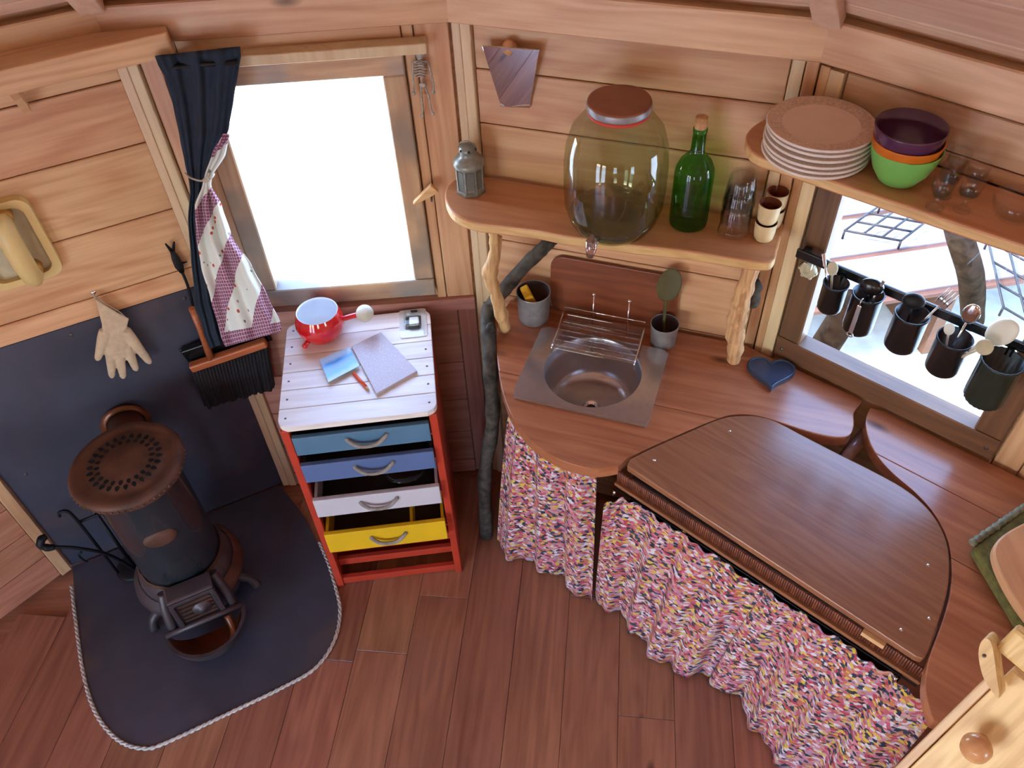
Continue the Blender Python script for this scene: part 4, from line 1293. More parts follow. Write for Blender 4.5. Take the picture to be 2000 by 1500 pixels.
def cup(p, z, label, h=.045):
    t = thing('stoneware_cup', label, 'cup', (p[0], p[1], z), 0, 'small cream cups on the lower shelf')
    MB().lathe([(.0001, .0005), (.017, .0005), (.0205, .006), (.0225, h*.5), (.0230, h)], 28).build('wall', 'cream', t)
    MB().lathe([(.0230, h), (.0205, h), (.0200, h*.5), (.016, .006), (.0001, .005)], 28).build('inside', 'brownglaze', t)
cp_ = atz(1490, 466, ZS)
cup(cp_, ZS, 'small cream cup at the bottom of the front pair at the shelf end')
cup(cp_, ZS+.0453, 'small cream cup stacked on top of the front pair at the shelf end')
cp2 = wl(2, tow(2, cp_)[0]+.010, tow(2, cp_)[1]+.052, 0)
cup(cp2, ZS, 'small cream cup on the shelf behind the front pair, half hidden')
cup(cp2, ZS+.0453, 'upper cream cup of the rear pair, below the plates', .042)

# ---- mirror
mq = [onw(u, v, 2, .008) for u, v in ((948, 79), (1060, 86), (1034, 212), (978, 208))]
mc = sum(mq)/4
mi_ = thing('wall_mirror', 'small tapering frameless mirror on a wooden peg above the shelf', 'mirror', wl(2, mc[0], 0, mc[2]), WANG[2])
poly = [(q[0]-mc[0], q[2]-mc[2]) for q in mq]
MB().prism(poly, .004, .008).xf(Matrix.Translation((0, -.011, 0)) @ Matrix.Rotation(rad(9), 4, 'X') @ RX).build('glass', 'mirror', mi_, bev=.001)
kq = onw(1000, 76, 2, .0)
kb = MB().lathe([(.0001, .030), (.010, .029), (.017, .022), (.0175, .014), (.010, .006), (.008, -.001)], 20).xf(Matrix.Translation((kq[0]-mc[0], 0, kq[2]-mc[2]-.012)) @ RX)
kb.build('peg', 'knobwood', mi_)

# ---- chopping board leaning on the wall
q0 = onw(1072, 590, 2, .03); q1 = onw(1322, 640, 2, .03)
xa, xb = onw(1072, 560, 2, .03)[0], onw(1321, 600, 2, .03)[0]
ztp = onw(1180, 522, 2, .022)[2]
cbx = (xa+xb)/2
hh = ztp-ZC
cb = MB().prism(rrect(xb-xa, hh, .035), -.005, .005).xf(Matrix.Rotation(rad(90-2.5), 4, 'X'))
cb.xf(Matrix.Translation((0, 0, hh/2+.001)))
tag(cb.build('chopping_board', 'cutboard', None, wl(2, cbx, -.0125, ZC), WANG[2], bev=.002), 'dark rounded chopping board leaning against the wall behind the sink', 'chopping board')

# ---- sink
ss = thing('hand_sink', 'square stainless steel basin plate with a round bowl let into the counter', 'sink', wl(2, .390, -.222, ZC), WANG[2])
sw, sd0, sd1 = .332, -.132, .122
ZP = .012
m = MB(); nseg = 64; rb_ = .120
inner, outer_ = [], []
for k in range(nseg):
    a = 2*math.pi*k/nseg
    ca, sa = math.cos(a), math.sin(a)
    inner.append((rb_*ca, rb_*sa, ZP))
    tx = (sw/2)/abs(ca) if abs(ca) > 1e-6 else 9; ty = ((sd1 if sa > 0 else -sd0))/abs(sa) if abs(sa) > 1e-6 else 9
    t = min(tx, ty); outer_.append((t*ca, t*sa, ZP))
vs = inner+outer_+[(x, y, 0.0006) for x, y, z in outer_]
fs = []
for k in range(nseg):
    j = (k+1) % nseg
    fs.append((k, nseg+k, nseg+j, j)); fs.append((nseg+k, 2*nseg+k, 2*nseg+j, nseg+j))
m.add(vs, fs)
m.build('rim_plate', 'steel', ss)
MB().lathe([(.120, ZP), (.117, ZP-.004), (.114, -.03), (.107, -.085), (.098, -.105), (.078, -.113), (.022, -.118)], 64).build('bowl', 'steel', ss)
dr_ = MB().lathe([(.024, -.1172), (.022, -.1165), (.014, -.118), (.012, -.124), (.0001, -.124)], 24).build('drain', 'chrome', ss)
MB().lathe([(.0115, -.1235), (.0001, -.1233)], 16).build('drain_hole', 'dark', dr_)

# ---- clear draining rack with chrome wires at the back of the basin
rk = thing('draining_rack', 'clear ribbed draining tray with chrome wire frame across the back of the basin', 'dish rack', wl(2, .390, -.124, ZC), WANG[2])
rx0, rx1 = tow(2, atz(1084, 664, ZC+.03))[0]-.390, tow(2, atz(1246, 690, ZC+.03))[0]-.390
MB().span(rx0, rx1, -.062, .040, .024, .027).build('tray', 'acrylic', rk, bev=.001)
for k in range(6):
    y = -.055+.019*k
    MB().tube([(rx0, y, .031), (rx1, y, .031)], .0030, 8).build('rib', 'acrylic', rk)
MB().span(rx0+.01, rx1, .040, .044, .027, .052).build('back_lip', 'acrylic', rk, bev=.001)
for sx in (rx0, rx1):
    MB().tube(spline([(sx, -.066, .0135), (sx, -.064, .036), (sx, -.02, .040), (sx, .040, .058)], 4), .0022, 6).build('side_wire', 'chrome', rk)
for x in (rx0+.075, rx1-.045):
    w_ = MB().tube([(x, .046, .0135), (x, .050, .122)], .0018, 6); w_.ball((x, .0503, .126), .0052, segs=10, rings=6)
    w_.build('post_wire', 'chrome', rk)
MB().tube([(rx0, .046, .070), (rx1, .046, .070)], .0018, 6).build('cross_wire', 'chrome', rk)

# ---- two tins, sponge, spoon
def tin(p, r, h, label):
    t = thing('tin_cup', label, 'tin', (p[0], p[1], ZC), 0)
    MB().lathe([(.0001, .0006), (r*.86, .0006), (r*.90, .004), (r*.97, h*.7), (r, h-.003), (r*1.03, h-.001), (r, h)], 36).build('wall', 'tin', t)
    MB().lathe([(r, h), (r*.96, h-.003), (r*.88, .006), (.0001, .004)], 36).build('inside', 'iron', t)
    MB().lathe([(r*1.0, h-.002), (r*1.03, h), (r*1.0, h+.0015), (r*.96, h)], 36).build('rolled_rim', 'tin', t)
    return t
tl_ = wl(2, .190, -.066, 0); tin(tl_, .0440, .092, 'tall galvanised tin with a yellow sponge, left behind the basin')
tr_ = wl(2, .532, -.064, 0); tin(tr_, .0348, .066, 'short galvanised tin holding the spoon, right of the basin')
so = MB().box((0, 0, 0), (.022, .050, .070)).xf(Matrix.Translation((-.008, -.002, .064)) @ Matrix.Rotation(rad(14), 4, 'Z') @ Matrix.Rotation(rad(-20), 4, 'Y'))
tag(so.build('sponge', 'sponge', None, (tl_[0], tl_[1], ZC), bev=.004), 'bright yellow sponge standing in the tall left tin', 'sponge')
spn = thing('big_spoon', 'olive-brown ladle spoon standing bowl-up in the short tin', 'spoon', (tr_[0], tr_[1], ZC), WANG[2])
MB().tube(spline([(0, .002, .006), (-.005, .012, .08), (-.006, .016, .132)], 4), [.004]*9, 8, flat=.6).build('handle', 'olive', spn)
bwl = MB().ball((0, 0, 0), 1, segs=24, rings=14, sc=(.029, .010, .043))
for i, v in enumerate(bwl.v):
    if v[1] < 0:
        bwl.v[i] = (v[0]*.96, v[1]*-.35, v[2]*.97)
bwl.xf(Matrix.Translation((-.004, .020, .172)) @ Matrix.Rotation(rad(8), 4, 'Y') @ Matrix.Rotation(rad(-22), 4, 'X'))
bwl.build('bowl', 'olive', spn)

# ---- counters
JD = -.2785                      # board joint in the left counter, in wall-2 frame
def inset_line(pts):
    return pts
Lpx = [(996, 588), (976, 620), (970, 660), (972, 710), (984, 770), (1004, 818), (1040, 862), (1085, 893), (1130, 909), (1170, 915), (1208, 909)]
Rpx = [(1225, 894), (1275, 871), (1340, 842), (1400, 818), (1432, 810), (1470, 811), (1510, 821), (1560, 838), (1605, 850), (1640, 855), (1660, 849), (1668, 830), (1668, 806), (1680, 790)]
lp_ = spline(zpoly(2, Lpx, ZC), 4)
rp_ = spline(zpoly(2, Rpx, ZC), 4)
out_l = lp_+rp_
c3 = tow(2, wl(3, tow(3, atz(1684, 784, ZC))[0], -.014, 0))
out_l = [p for p in out_l]
corner = tow(2, L[3]+ninw(WANG[3])*.014+ninw(WANG[2])*.0)
loop = [(out_l[0][0], -.014)]+out_l+[(c3[0], c3[1]), (.742, -.020), (.735, -.014)]
def clip(poly, keep):            # clip polygon by y<=JD or y>=JD
    res = []
    for i in range(len(poly)):
        p, q = poly[i], poly[(i+1) % len(poly)]
        ip, iq = keep(p), keep(q)
        if ip:
            res.append(p)
        if ip != iq:
            t = (JD-p[1])/(q[1]-p[1]); res.append((p[0]+(q[0]-p[0])*t, JD))
    return res
hole = [(.390+.1225*math.cos(2*math.pi*k/48), -.222+.1225*math.sin(2*math.pi*k/48)) for k in range(48)]
ct = thing('sink_counter', 'thick varnished wooden counter with curved edge around the basin', 'counter', wl(2, 0, 0, ZC), WANG[2])
for nm, kf, dy in (('rear_board', lambda p: p[1] >= JD, .0007), ('front_board', lambda p: p[1] < JD, -.0007)):
    poly = clip(loop, kf)
    hp_ = [p for p in hole if kf(p)]
    # cut the basin opening out of the board
    from mathutils import geometry as _g
    hc = clip(hole, kf)
    bm = bmesh.new()
    def tri(poly, hole_poly, z, flip):
        ps = [[Vector((x, y+dy, z)) for x, y in poly]]
        return ps
    # a notch: board outline follows the hole where it meets the joint
    on = sorted([p for p in hc if abs(p[1]-JD) < 1e-9])
    if nm == 'front_board':
        arc = [p for p in hc if p[1] < JD-1e-9]
        arc.sort(key=lambda p: p[0])
    else:
        arc = [p for p in hc if p[1] > JD+1e-9]
        a0 = math.atan2(JD+.222, on[0][0]-.390)
        arc.sort(key=lambda p: (math.atan2(p[1]+.222, p[0]-.390)-math.atan2(JD+.222, on[0][0]-.390)) % (2*math.pi), reverse=True)
    notch = [on[0]]+arc+[on[1]]
    js = [i for i in range(len(poly)) if abs(poly[i][1]-JD) < 1e-9]
    # rotate so the joint edge runs from the last to the first vertex
    A = [i for i in js if abs(poly[(i+1) % len(poly)][1]-JD) < 1e-9 and abs(poly[(i+1) % len(poly)][0]-poly[i][0]) > .3]
    i0 = A[0]
    pl = poly[i0+1:]+poly[:i0+1]
    if abs(pl[-1][0]-notch[0][0]) > abs(pl[-1][0]-notch[-1][0]):
        notch = notch[::-1]
    full = pl+notch
    MB().prism([(x, y+dy) for x, y in full], -.032, 0).build(nm, 'counter', ct, bev=.003)
    bm.free()

R2px = [(1700, 796), (1691, 822), (1698, 862), (1718, 896), (1748, 928), (1790, 964), (1828, 1008), (1852, 1058), (1859, 1110), (1855, 1162), (1839, 1218), (1821, 1266), (1811, 1302), (1807, 1345), (1815, 1385), (1824, 1408)]
rp2 = spline(zpoly(3, R2px, ZC), 4)
rp2 = [(x, min(y, -.014)) for x, y in rp2]
e5 = tow(3, wl(4, .60, -.014, 0)); e6 = tow(3, L[4]+ninw(WANG[3])*.014)
loop2 = rp2+[tuple(tow(3, np.array([.96, .42, 0]))[:2]), tuple(e5[:2]), (e6[0]-.004, -.016), (rp2[0][0]+.03, -.014)]
c2t = thing('bench_counter', 'varnished wooden counter with a sweeping curved edge below the right window', 'counter', wl(3, 0, 0, ZC), WANG[3])
JY = [-.145, -.300]
def clipy(poly, ylo, yhi):
    def half(poly, y, up):
        res = []
        for i in range(len(poly)):
            p, q = poly[i], poly[(i+1) % len(poly)]
            ip, iq = (p[1] >= y) == up, (q[1] >= y) == up
            if ip:
                res.append(p)
            if ip != iq:
                t = (y-p[1])/(q[1]-p[1]); res.append((p[0]+(q[0]-p[0])*t, y))
        return res
    if ylo is not None:
        poly = half(poly, ylo, True)
    if yhi is not None:
        poly = half(poly, yhi, False)
    return poly
for ylo, yhi in ((JY[0]+.0006, None), (JY[1]+.0006, JY[0]-.0006), (None, JY[1]-.0006)):
    MB().prism(clipy(loop2, ylo, yhi), -.032, 0).build('board', 'counter', c2t, bev=.002)

# ---- hinged lid panel between the two counters
lpx = [(1225, 910), (1230, 897), (1282, 871), (1343, 844), (1403, 819), (1440, 812), (1480, 813), (1520, 825), (1570, 851), (1640, 887), (1700, 917), (1762, 951), (1803, 983), (1831, 1018), (1850, 1060), (1855, 1108), (1850, 1158), (1835, 1209), (1818, 1258), (1810, 1279), (1803, 1287), (1790, 1282)]
LA = math.atan2(.665-1.138, .731-.250)
lb = atz(1500, 1050, ZC)
lp3 = [atz(u, v, ZC+.001)[:2] for u, v in lpx]
ca_, sa_ = math.cos(-LA), math.sin(-LA)
def lf(p):
    x, y = p[0]-lb[0], p[1]-lb[1]
    return (ca_*x-sa_*y, sa_*x+ca_*y)
ll = [lf(p) for p in lp3]
lid_curve = spline(ll[1:20], 4)
lid = thing('worktop_lid', 'large oak veneer lid panel with rounded corners over the patterned curtains', 'worktop', (lb[0], lb[1], 0), LA)
MB().prism([ll[0]]+lid_curve+ll[20:], ZC-.018, ZC+.001).build('panel', 'lid', lid, bev=.003)
for u, v in ((1425, 842), (1278, 899), (1813, 1104), (1760, 1230), (1815, 1208)):
    q = lf(atz(u, v, ZC)[:2])
    MB().lathe([(.0035, -.001), (.0033, .0004), (.0001, .0008)], 10).build('screw_head', 'chrome', lid, (q[0], q[1], ZC+.001))
y_f = (ll[0][1]+ll[-1][1])/2
x_a, x_b = ll[0][0]-.018, ll[-1][0]+.03
reeds = MB()
n_r = 150
for k in range(n_r):
    x = x_a+(x_b-x_a)*(k+.5)/n_r
    reeds.tube([(x, y_f-.004, .742), (x, y_f-.004, ZC-.022)], (x_b-x_a)/n_r*.52, 6)
ro = reeds.build('reed_strip', 'reed', lid); ro['kind'] = 'stuff'
MB().box(((x_a+x_b)/2, y_f-.006, .738), (x_b-x_a, .016, .010)).build('reed_rail', 'reedrail', lid, bev=.002)
wre = lf(atz(1645, 1190, .78)[:2])
MB().box((ll[-1][0]-.075, y_f-.006, ZC-.026), (.045, .012, .012)).build('cleat', 'woodpeg', lid)

# dark carcass under the worktop: a box that shows in the gaps
car = thing('counter_carcass', 'dark wooden shelf box seen in the gap between the two counters', 'cabinet', (lb[0], lb[1], 0), LA)
MB().span(x_a+.01, x_b-.02, y_f+.10, y_f+.34, .60, .615).build('inner_shelf', 'lowboard', car)
MB().span(x_a+.01, x_b-.02, y_f+.335, y_f+.35, .30, .60).build('inner_back', 'lowboard', car)
MB().span(x_a+.10, x_a+.12, y_f+.10, y_f+.34, .0005, .60).build('inner_side', 'lowboard_v', car)
MB().span(x_a+.02, x_b-.03, y_f+.030, y_f+.045, .62, .755).build('gap_shade_board', 'dark', car)  # dark board added so the gap above the curtains reads as shade
MB().span(x_b-.07, x_b-.05, y_f+.10, y_f+.34, .0005, .60).build('inner_side', 'lowboard_v', car)
# slanting brace seen between the counters
bq0, bq1 = lf(atz(1640, 905, .70)[:2]), lf(atz(1690, 850, .72)[:2])
MB().tube([(bq0[0], bq0[1], .70), (bq1[0], bq1[1], .73)], .016, 4).build('brace', 'lowboard', car)

# ---- patterned curtains below the counters
def skirt(name, label, top, bot, zt, zb, folds, amp, ph=0.0, nu=90, nv=24, lean=0.0):
    T = [np.array(p[:2]) for p in top]; B = [np.array(p[:2]) for p in bot]
    def along(P, t):
        d = [0]
        for a, b in zip(P[:-1], P[1:]):
            d.append(d[-1]+np.linalg.norm(b-a))
        s = t*d[-1]
        return np.array([np.interp(s, d, [p[i] for p in P]) for i in range(2)])
    ln = sum(np.linalg.norm(b-a) for a, b in zip(B[:-1], B[1:]))
    o0 = np.append((B[0]+B[-1])/2, 0)
    nrm = np.array([-(B[-1]-B[0])[1], (B[-1]-B[0])[0]]); nrm = nrm/np.linalg.norm(nrm)
    def fn(i, j):
        a, b = along(T, i), along(B, i)
        s = j
        p = a+(b-a)*(s**.8)
        k = amp*(.35+.75*s)*(math.sin(i*folds*2*math.pi+ph+.5*s)+.35*math.sin(i*folds*4.6*math.pi+1.1+ph))
        p = p+nrm*k
        z = zt+(zb-zt)*s
        zz = z + (.006*math.sin(i*folds*5*math.pi) if j == 0 else 0)
        return (p[0]-o0[0], p[1]-o0[1], zz, (i*ln*1.25+ph*.1, z*1.0))
    o = MB().grid(fn, nu, nv).build(name, 'fabric', None, o0, 0, thick=.0018)
    return tag(o, label, 'fabric curtain', 'patterned curtains below the counters')
H1 = [atz(u, v, .008) for u, v in ((966, 1060), (992, 1085), (1050, 1106), (1100, 1134), (1152, 1178))]
T1 = [atz(u, v, .762) for u, v in ((1000, 775), (1020, 810), (1055, 845), (1110, 868), (1166, 880))]
skirt('fabric_skirt', 'pink and yellow patterned curtain hanging below the basin counter', T1, H1, .762, .008, 3.2, .012, .3)
H2 = [atz(u, v, .008) for u, v in ((1156, 1172), (1200, 1192), (1240, 1235), (1268, 1275), (1310, 1308), (1385, 1326))]
T2 = [atz(u, v, .676) for u, v in ((1178, 988), (1220, 970), (1298, 1020), (1398, 1088), (1498, 1156))]
skirt('fabric_skirt', 'patterned curtain hanging under the left half of the lid, beside the dark gap', T2, H2, .676, .008, 4.2, .012, 1.0)
H3 = [atz(u, v, .008) for u, v in ((1382, 1330), (1425, 1350), (1462, 1400), (1486, 1450))]
T3 = [atz(u, v, .676) for u, v in ((1498, 1154), (1598, 1222), (1698, 1292), (1758, 1334), (1836, 1390))]
H3 += [np.array([T3[-2][0]-.012, T3[-2][1]-.010, .008]), np.array([T3[-1][0]-.004, T3[-1][1]-.004, .008])]
skirt('fabric_skirt', 'patterned curtain hanging under the right half of the lid near the pine board', T3, H3, .676, .008, 4.0, .012, 2.2)
wr = thing('curtain_wire', 'thin metal wire carrying the patterned curtains under the lid', 'wire', (lb[0], lb[1], 0), LA)
MB().tube([(x_a-.01, y_f+.012, .684), (x_b, y_f+.012, .684)], .0016, 6).build('wire', 'blackiron', wr)
for u, v in ((1212, 945), (1490, 1140), (1758, 1310)):
    q = lf(atz(u, v, .70)[:2])
    MB().tube([(q[0], y_f-.002, .697), (q[0], y_f-.006, .683)], .004, 6).build('clip', 'chrome', wr)

# ---- heart dish
hq = atz(1505, 733, ZC)
heart = []
for k in range(48):
    t = 2*math.pi*k/48
    x = 16*math.sin(t)**3; y = 13*math.cos(t)-5*math.cos(2*t)-2*math.cos(3*t)-math.cos(4*t)
    heart.append((x*.0036, y*.0036+.004))
hd = thing('heart_dish', 'heart-shaped dark blue slate dish on the counter below the window', 'dish', (hq[0], hq[1], ZC+.0004), rad(-14))
MB().prism(heart, 0, .012, smooth=True).build('slab', 'slate', hd, bev=.004)
rim = spline([(x*.93, y*.93, .0125) for x, y in heart], 2, True)
MB().tube(rim+[rim[0]], .003, 6, cap=False).build('raised_rim', 'slate', hd)

# ================================================================ KITCHEN WINDOW WALL
ZU = 1.42
us = thing('plate_shelf', 'live-edge wooden shelf across the top of the right window holding crockery', 'shelf', wl(3, 0, 0, ZU), WANG[3])
upx = [(1498, 222), (1470, 246), (1457, 264), (1461, 285), (1482, 304), (1535, 321), (1600, 344), (1680, 371), (1760, 398), (1840, 425), (1920, 452), (2000, 478), (2060, 498)]
pts = []
for u, v in upx:
    p = atz(u, v, ZU)
    d2 = (p-L[2])@ninw(WANG[2])
    if d2 < .018:
        p = p+ninw(WANG[2])*(.018-d2)
    pts.append(tuple(tow(3, p)[:2]))
up2 = spline(pts, 4)
c_ = tow(3, L[3]+ninw(WANG[2])*.018+ninw(WANG[3])*.016)
MB().prism(up2+[(up2[-1][0]+.02, -.013), (c_[0]+.02, -.0135)], -.024, 0, mi=0, mside=1).build('slab', ['shelf', 'live'], us, bev=.004)

pc_ = atz(1603, 250, 1.475)
for k in range(6):
    lab = ['cream dinner plate at the very bottom of the plate stack', 'cream dinner plate, second from the bottom of the plate stack', 'cream dinner plate, third from the bottom of the plate stack',
           'cream dinner plate, third from the top of the plate stack', 'cream dinner plate just under the top plate of the stack', 'peach-centred cream dinner plate on top of the plate stack'][k]
    t = thing('dinner_plate', lab, 'plate', (pc_[0]+.0015*math.sin(k*2.1), pc_[1]+.0015*math.cos(k*1.7), ZU+k*.0112), 0, 'stacked dinner plates')
    MB().lathe([(.0001, .0004), (.058, .0004), (.062, .001), (.072, .0022), (.0965, .0062), (.0985, .009), (.0965, .0116)], 52).build('body', 'plate', t)
    MB().lathe([(.0965, .0116), (.088, .0110), (.070, .0080)], 52).build('rim_band', 'plate_band', t)
    MB().lathe([(.070, .0080), (.066, .0058), (.0001, .0052)], 52).build('well', 'plate_top', t)

bc_ = np.array([.713, 1.274])
for k, (mt, lab, dz) in enumerate((('bowl_green', 'bright green bowl at the bottom of the bowl stack', 0), ('bowl_orange', 'orange bowl between the green and the purple bowl', .0165), ('bowl_purple', 'dark purple bowl on top of the bowl stack', .040))):
    m = MB().lathe([(.0001, .0004), (.026, .0005), (.034, .005), (.048, .026), (.057, .050), (.0605, .068), (.0605, .070), (.0585, .070), (.055, .050), (.046, .028), (.032, .008), (.0001, .004)], 48)
    o = m.build('cereal_bowl', mt, None, (bc_[0]-.003*k, bc_[1]-.001*k, ZU+dz))
    tag(o, lab, 'bowl', 'nested bowls on the upper shelf')

glab = ['small clear glass at the back of the cluster of five', 'small clear glass in the middle left of the cluster of five', 'small clear glass at the right of the cluster of five', 'small clear glass at the front left of the cluster of five', 'small clear glass at the front right of the cluster of five']
for (u, v), lab in zip(((1880, 293), (1864, 322), (1917, 318), (1849, 345), (1904, 350)), glab):
    p = atz(u, v, ZU+.062)
    m = MB().lathe([(.0001, .0005), (.0155, .0006), (.016, .003), (.006, .006), (.0045, .014), (.010, .022), (.0175, .036), (.0195, .060), (.0185, .0605), (.0165, .037), (.009, .026), (.0001, .024)], 28)
    tag(m.build('small_glass', 'clear', None, (p[0], p[1], ZU)), lab, 'drinking glass', 'five small glasses on the upper shelf')
p = atz(1985, 408, ZU+.02)
m = MB().lathe([(.0001, .0006), (.020, .0006), (.032, .010), (.040, .030), (.042, .042), (.0405, .042), (.038, .030), (.030, .013), (.0001, .005)], 36, rib=(18, .03))
tag(m.build('glass_dessert_bowl', 'clear', None, (p[0], p[1], ZU)), 'fluted clear glass bowl at the right end of the upper shelf', 'bowl')

# ---- utensil rail with hanging pots
rl0, rl1 = onw(1622, 520, 3, .040), onw(2010, 679, 3, .040)
zr_ = (rl0[2]+rl1[2])/2
ur = thing('utensil_rail', 'black metal rail across the window holding the utensil pots', 'rail', wl(3, 0, 0, 0), WANG[3])
MB().span(.060, .575, -.046, -.038, zr_-.012, zr_+.010).build('bar', 'black', ur, bev=.002)
for x in (.075, .556):
    MB().span(x-.008, x+.008, -.038, -.0145, zr_-.010, zr_+.006).build('bracket', 'black', ur, bev=.002)

tops = [(1634, 552), (1697, 573), (1783, 612), (1866, 660), (1960, 704)]
plab = ['black utensil pot nearest the left window post', 'black utensil pot with a black ladle, second from the left', 'black utensil pot with a leaning fork, middle of the rail', 'black utensil pot with metal spoons, fourth on the rail', 'ribbed dark green-black pot at the right end of the rail']
POTS = []
for k, (u, v) in enumerate(tops):
    rr = (.026, .031, .033, .033, .038)[k]; hh_ = (.072, .098, .090, .086, .108)[k]
    dd_ = .047+rr+.002
    q = onw(u, v, 3, dd_)
    w_ = wl(3, *q)
    t = thing('utensil_pot', plab[k], 'utensil pot', (w_[0], w_[1], w_[2]-hh_), WANG[3], 'pots hanging on the utensil rail')
    rib = (22, .02) if k == 4 else None
    mt = 'black' if k < 4 else plain('green black ribbed plastic', C(34, 44, 38), .3)
    MB().lathe([(.0001, 0), (rr*.88, 0), (rr*.97, .004), (rr, .012), (rr, hh_-.006), (rr*1.04, hh_-.004), (rr*1.04, hh_), (rr*.96, hh_), (rr*.93, .008), (.0001, .005)], 44, rib=rib).build('pot', mt, t)
    MB().span(-.007, .007, rr*.95, rr+.0026, hh_-.016, hh_+.004).build('hook', 'black', t)
    POTS.append((w_, hh_, rr))

def P3(u, v, d):
    return wl(3, *onw(u, v, 3, d))
def utensil(name, label, cat, pot, tip, kind, mat, hr=.0032, size=1.0):
    w_, hh_, rr = POTS[pot]
    tipv = Vector(tip); bot = Vector((w_[0], w_[1], w_[2]-hh_+.012))
    ax = (tipv-bot).normalized()
    t = thing(name, label, cat, bot, 0)
    ln_ = (tipv-bot).length
    hl = ln_-(.040*size if kind in ('spoon', 'fork') else .0)
    MB().tube([(0, 0, 0), tuple(ax*hl*.5), tuple(ax*hl)], [hr, hr*.9, hr*.8], 8, flat=.6).build('handle', mat, t)
    side = ax.cross(Vector((CAM-np.array(tip)))).normalized(); up_ = side.cross(ax).normalized()
    Mx = Matrix((side, up_, ax)).transposed().to_4x4()
    if kind == 'spoon':
        b = MB().ball((0, 0, 0), 1, segs=18, rings=10, sc=(.014*size, .004*size, .022*size))
        b.xf(Matrix.Translation(ax*(hl+.020*size)) @ Mx).build('bowl', mat, t)
    elif kind == 'fork':
        f = MB().box((0, 0, 0), (.020*size, .003, .014*size)); f.xf(Matrix.Translation(ax*(hl+.004)) @ Mx).build('neck', mat, t, bev=.001)
        for j in range(4):
            x = (-.0085+.00567*j)*size
            g = MB().tube([(x, 0, .006), (x, .001, .036*size)], [.0018, .0010], 6); g.xf(Matrix.Translation(ax*hl) @ Mx).build('tine', mat, t)
    elif kind == 'ladle':
        b = MB().ball((0, 0, 0), 1, segs=20, rings=12, sc=(.024*size, .014*size, .020*size)); b.xf(Matrix.Translation(ax*ln_) @ Mx).build('bowl', mat, t)
    elif kind == 'knife':
        b = MB().box((0, 0, 0), (.012*size, .002, .05*size)); b.xf(Matrix.Translation(ax*(ln_)) @ Mx).build('blade', mat, t, bev=.001)
    return t
utensil('table_knife', 'bright knife end standing up in the leftmost pot', 'knife', 0, P3(1610, 508, .070), 'knife', 'chrome', size=.6)
utensil('teaspoon', 'pale spoon leaning in the leftmost pot', 'spoon', 0, P3(1627, 512, .075), 'spoon', 'ivory', size=.8)
utensil('soup_ladle', 'black ladle head down over the second pot', 'ladle', 1, P3(1703, 560, .088), 'ladle', 'black')
utensil('peeler', 'small steel peeler sticking out of the second pot', 'peeler', 1, P3(1722, 556, .09), 'knife', 'steel', size=.5)
utensil('kitchen_whisk', 'dark wire whisk in the middle pot', 'whisk', 2, P3(1785, 588, .085), 'ladle', 'blackiron', size=.9)
utensil('table_fork', 'steel fork leaning right out of the middle pot', 'fork', 2, P3(1868, 566, .095), 'fork', 'steel', size=1.25)
utensil('serving_spoon', 'shiny steel spoon standing tall in the fourth pot', 'spoon', 3, P3(1906, 597, .095), 'spoon', 'chrome', size=1.15)
utensil('egg_spoon', 'short white plastic spoon in the fourth pot', 'spoon', 3, P3(1856, 632, .088), 'spoon', 'whiteplastic', size=.7)
utensil('salad_server', 'large pale plastic server leaning right from the fourth pot', 'server', 3, P3(1985, 634, .095), 'spoon', 'whiteplastic', size=1.7, hr=.005)
utensil('wooden_spoon', 'pale wooden spoon leaning right from the fourth pot', 'spoon', 3, P3(1938, 672, .125), 'spoon', 'ivory', size=1.1)
# small knife hanging at the front of the second pot
q = POTS[1][0]+ninw(WANG[3])*(POTS[1][2]+.006)
hk_ = thing('hanging_opener', 'narrow steel bottle opener hung on the front of the second pot', 'opener', q, WANG[3])
MB().box((0, 0, -.045), (.009, .003, .075)).build('blade', 'steel', hk_, bev=.001)
MB().lathe([(.006, -.002), (.008, 0), (.006, .002)], 14).xf(Matrix.Translation((0, 0, -.088)) @ RX).build('eye', 'chrome', hk_)
MB().tube(spline([(0, 0, -.010), (0, -.002, .004), (0, .006, .008), (0, .010, .002)], 3), .0015, 6).build('hook', 'chrome', hk_)

# ---- ivory latch disc on the window post
dq = onw(1581, 525, 3, .012)
ld = thing('window_latch_disc', 'round ivory plastic catch on the left post of the right window', 'latch', wl(3, dq[0], 0, dq[2]), WANG[3])
MB().lathe([(.019, .012), (.020, .018), (.017, .024), (.007, .024), (.006, .020), (.0001, .020)], 24).xf(RX).build('disc', 'ivory', ld)
MB().box((.004, -.030, .020), (.014, .010, .016)).build('thumb_piece', 'ivory', ld, bev=.003)
for k in range(6):
    a = 2*math.pi*k/6
    MB().box((.0185*math.cos(a), -.019, .0185*math.sin(a)), (.006, .008, .006)).build('tooth', 'ivory', ld)
for x, z in ((.075, .835), (.565, .835)):
    s_ = MB().lathe([(.0001, .0025), (.004, .002), (.005, -.001)], 10).xf(RX); s_.build('screw_head', 'stonew', w2, (x, -.0145, z))

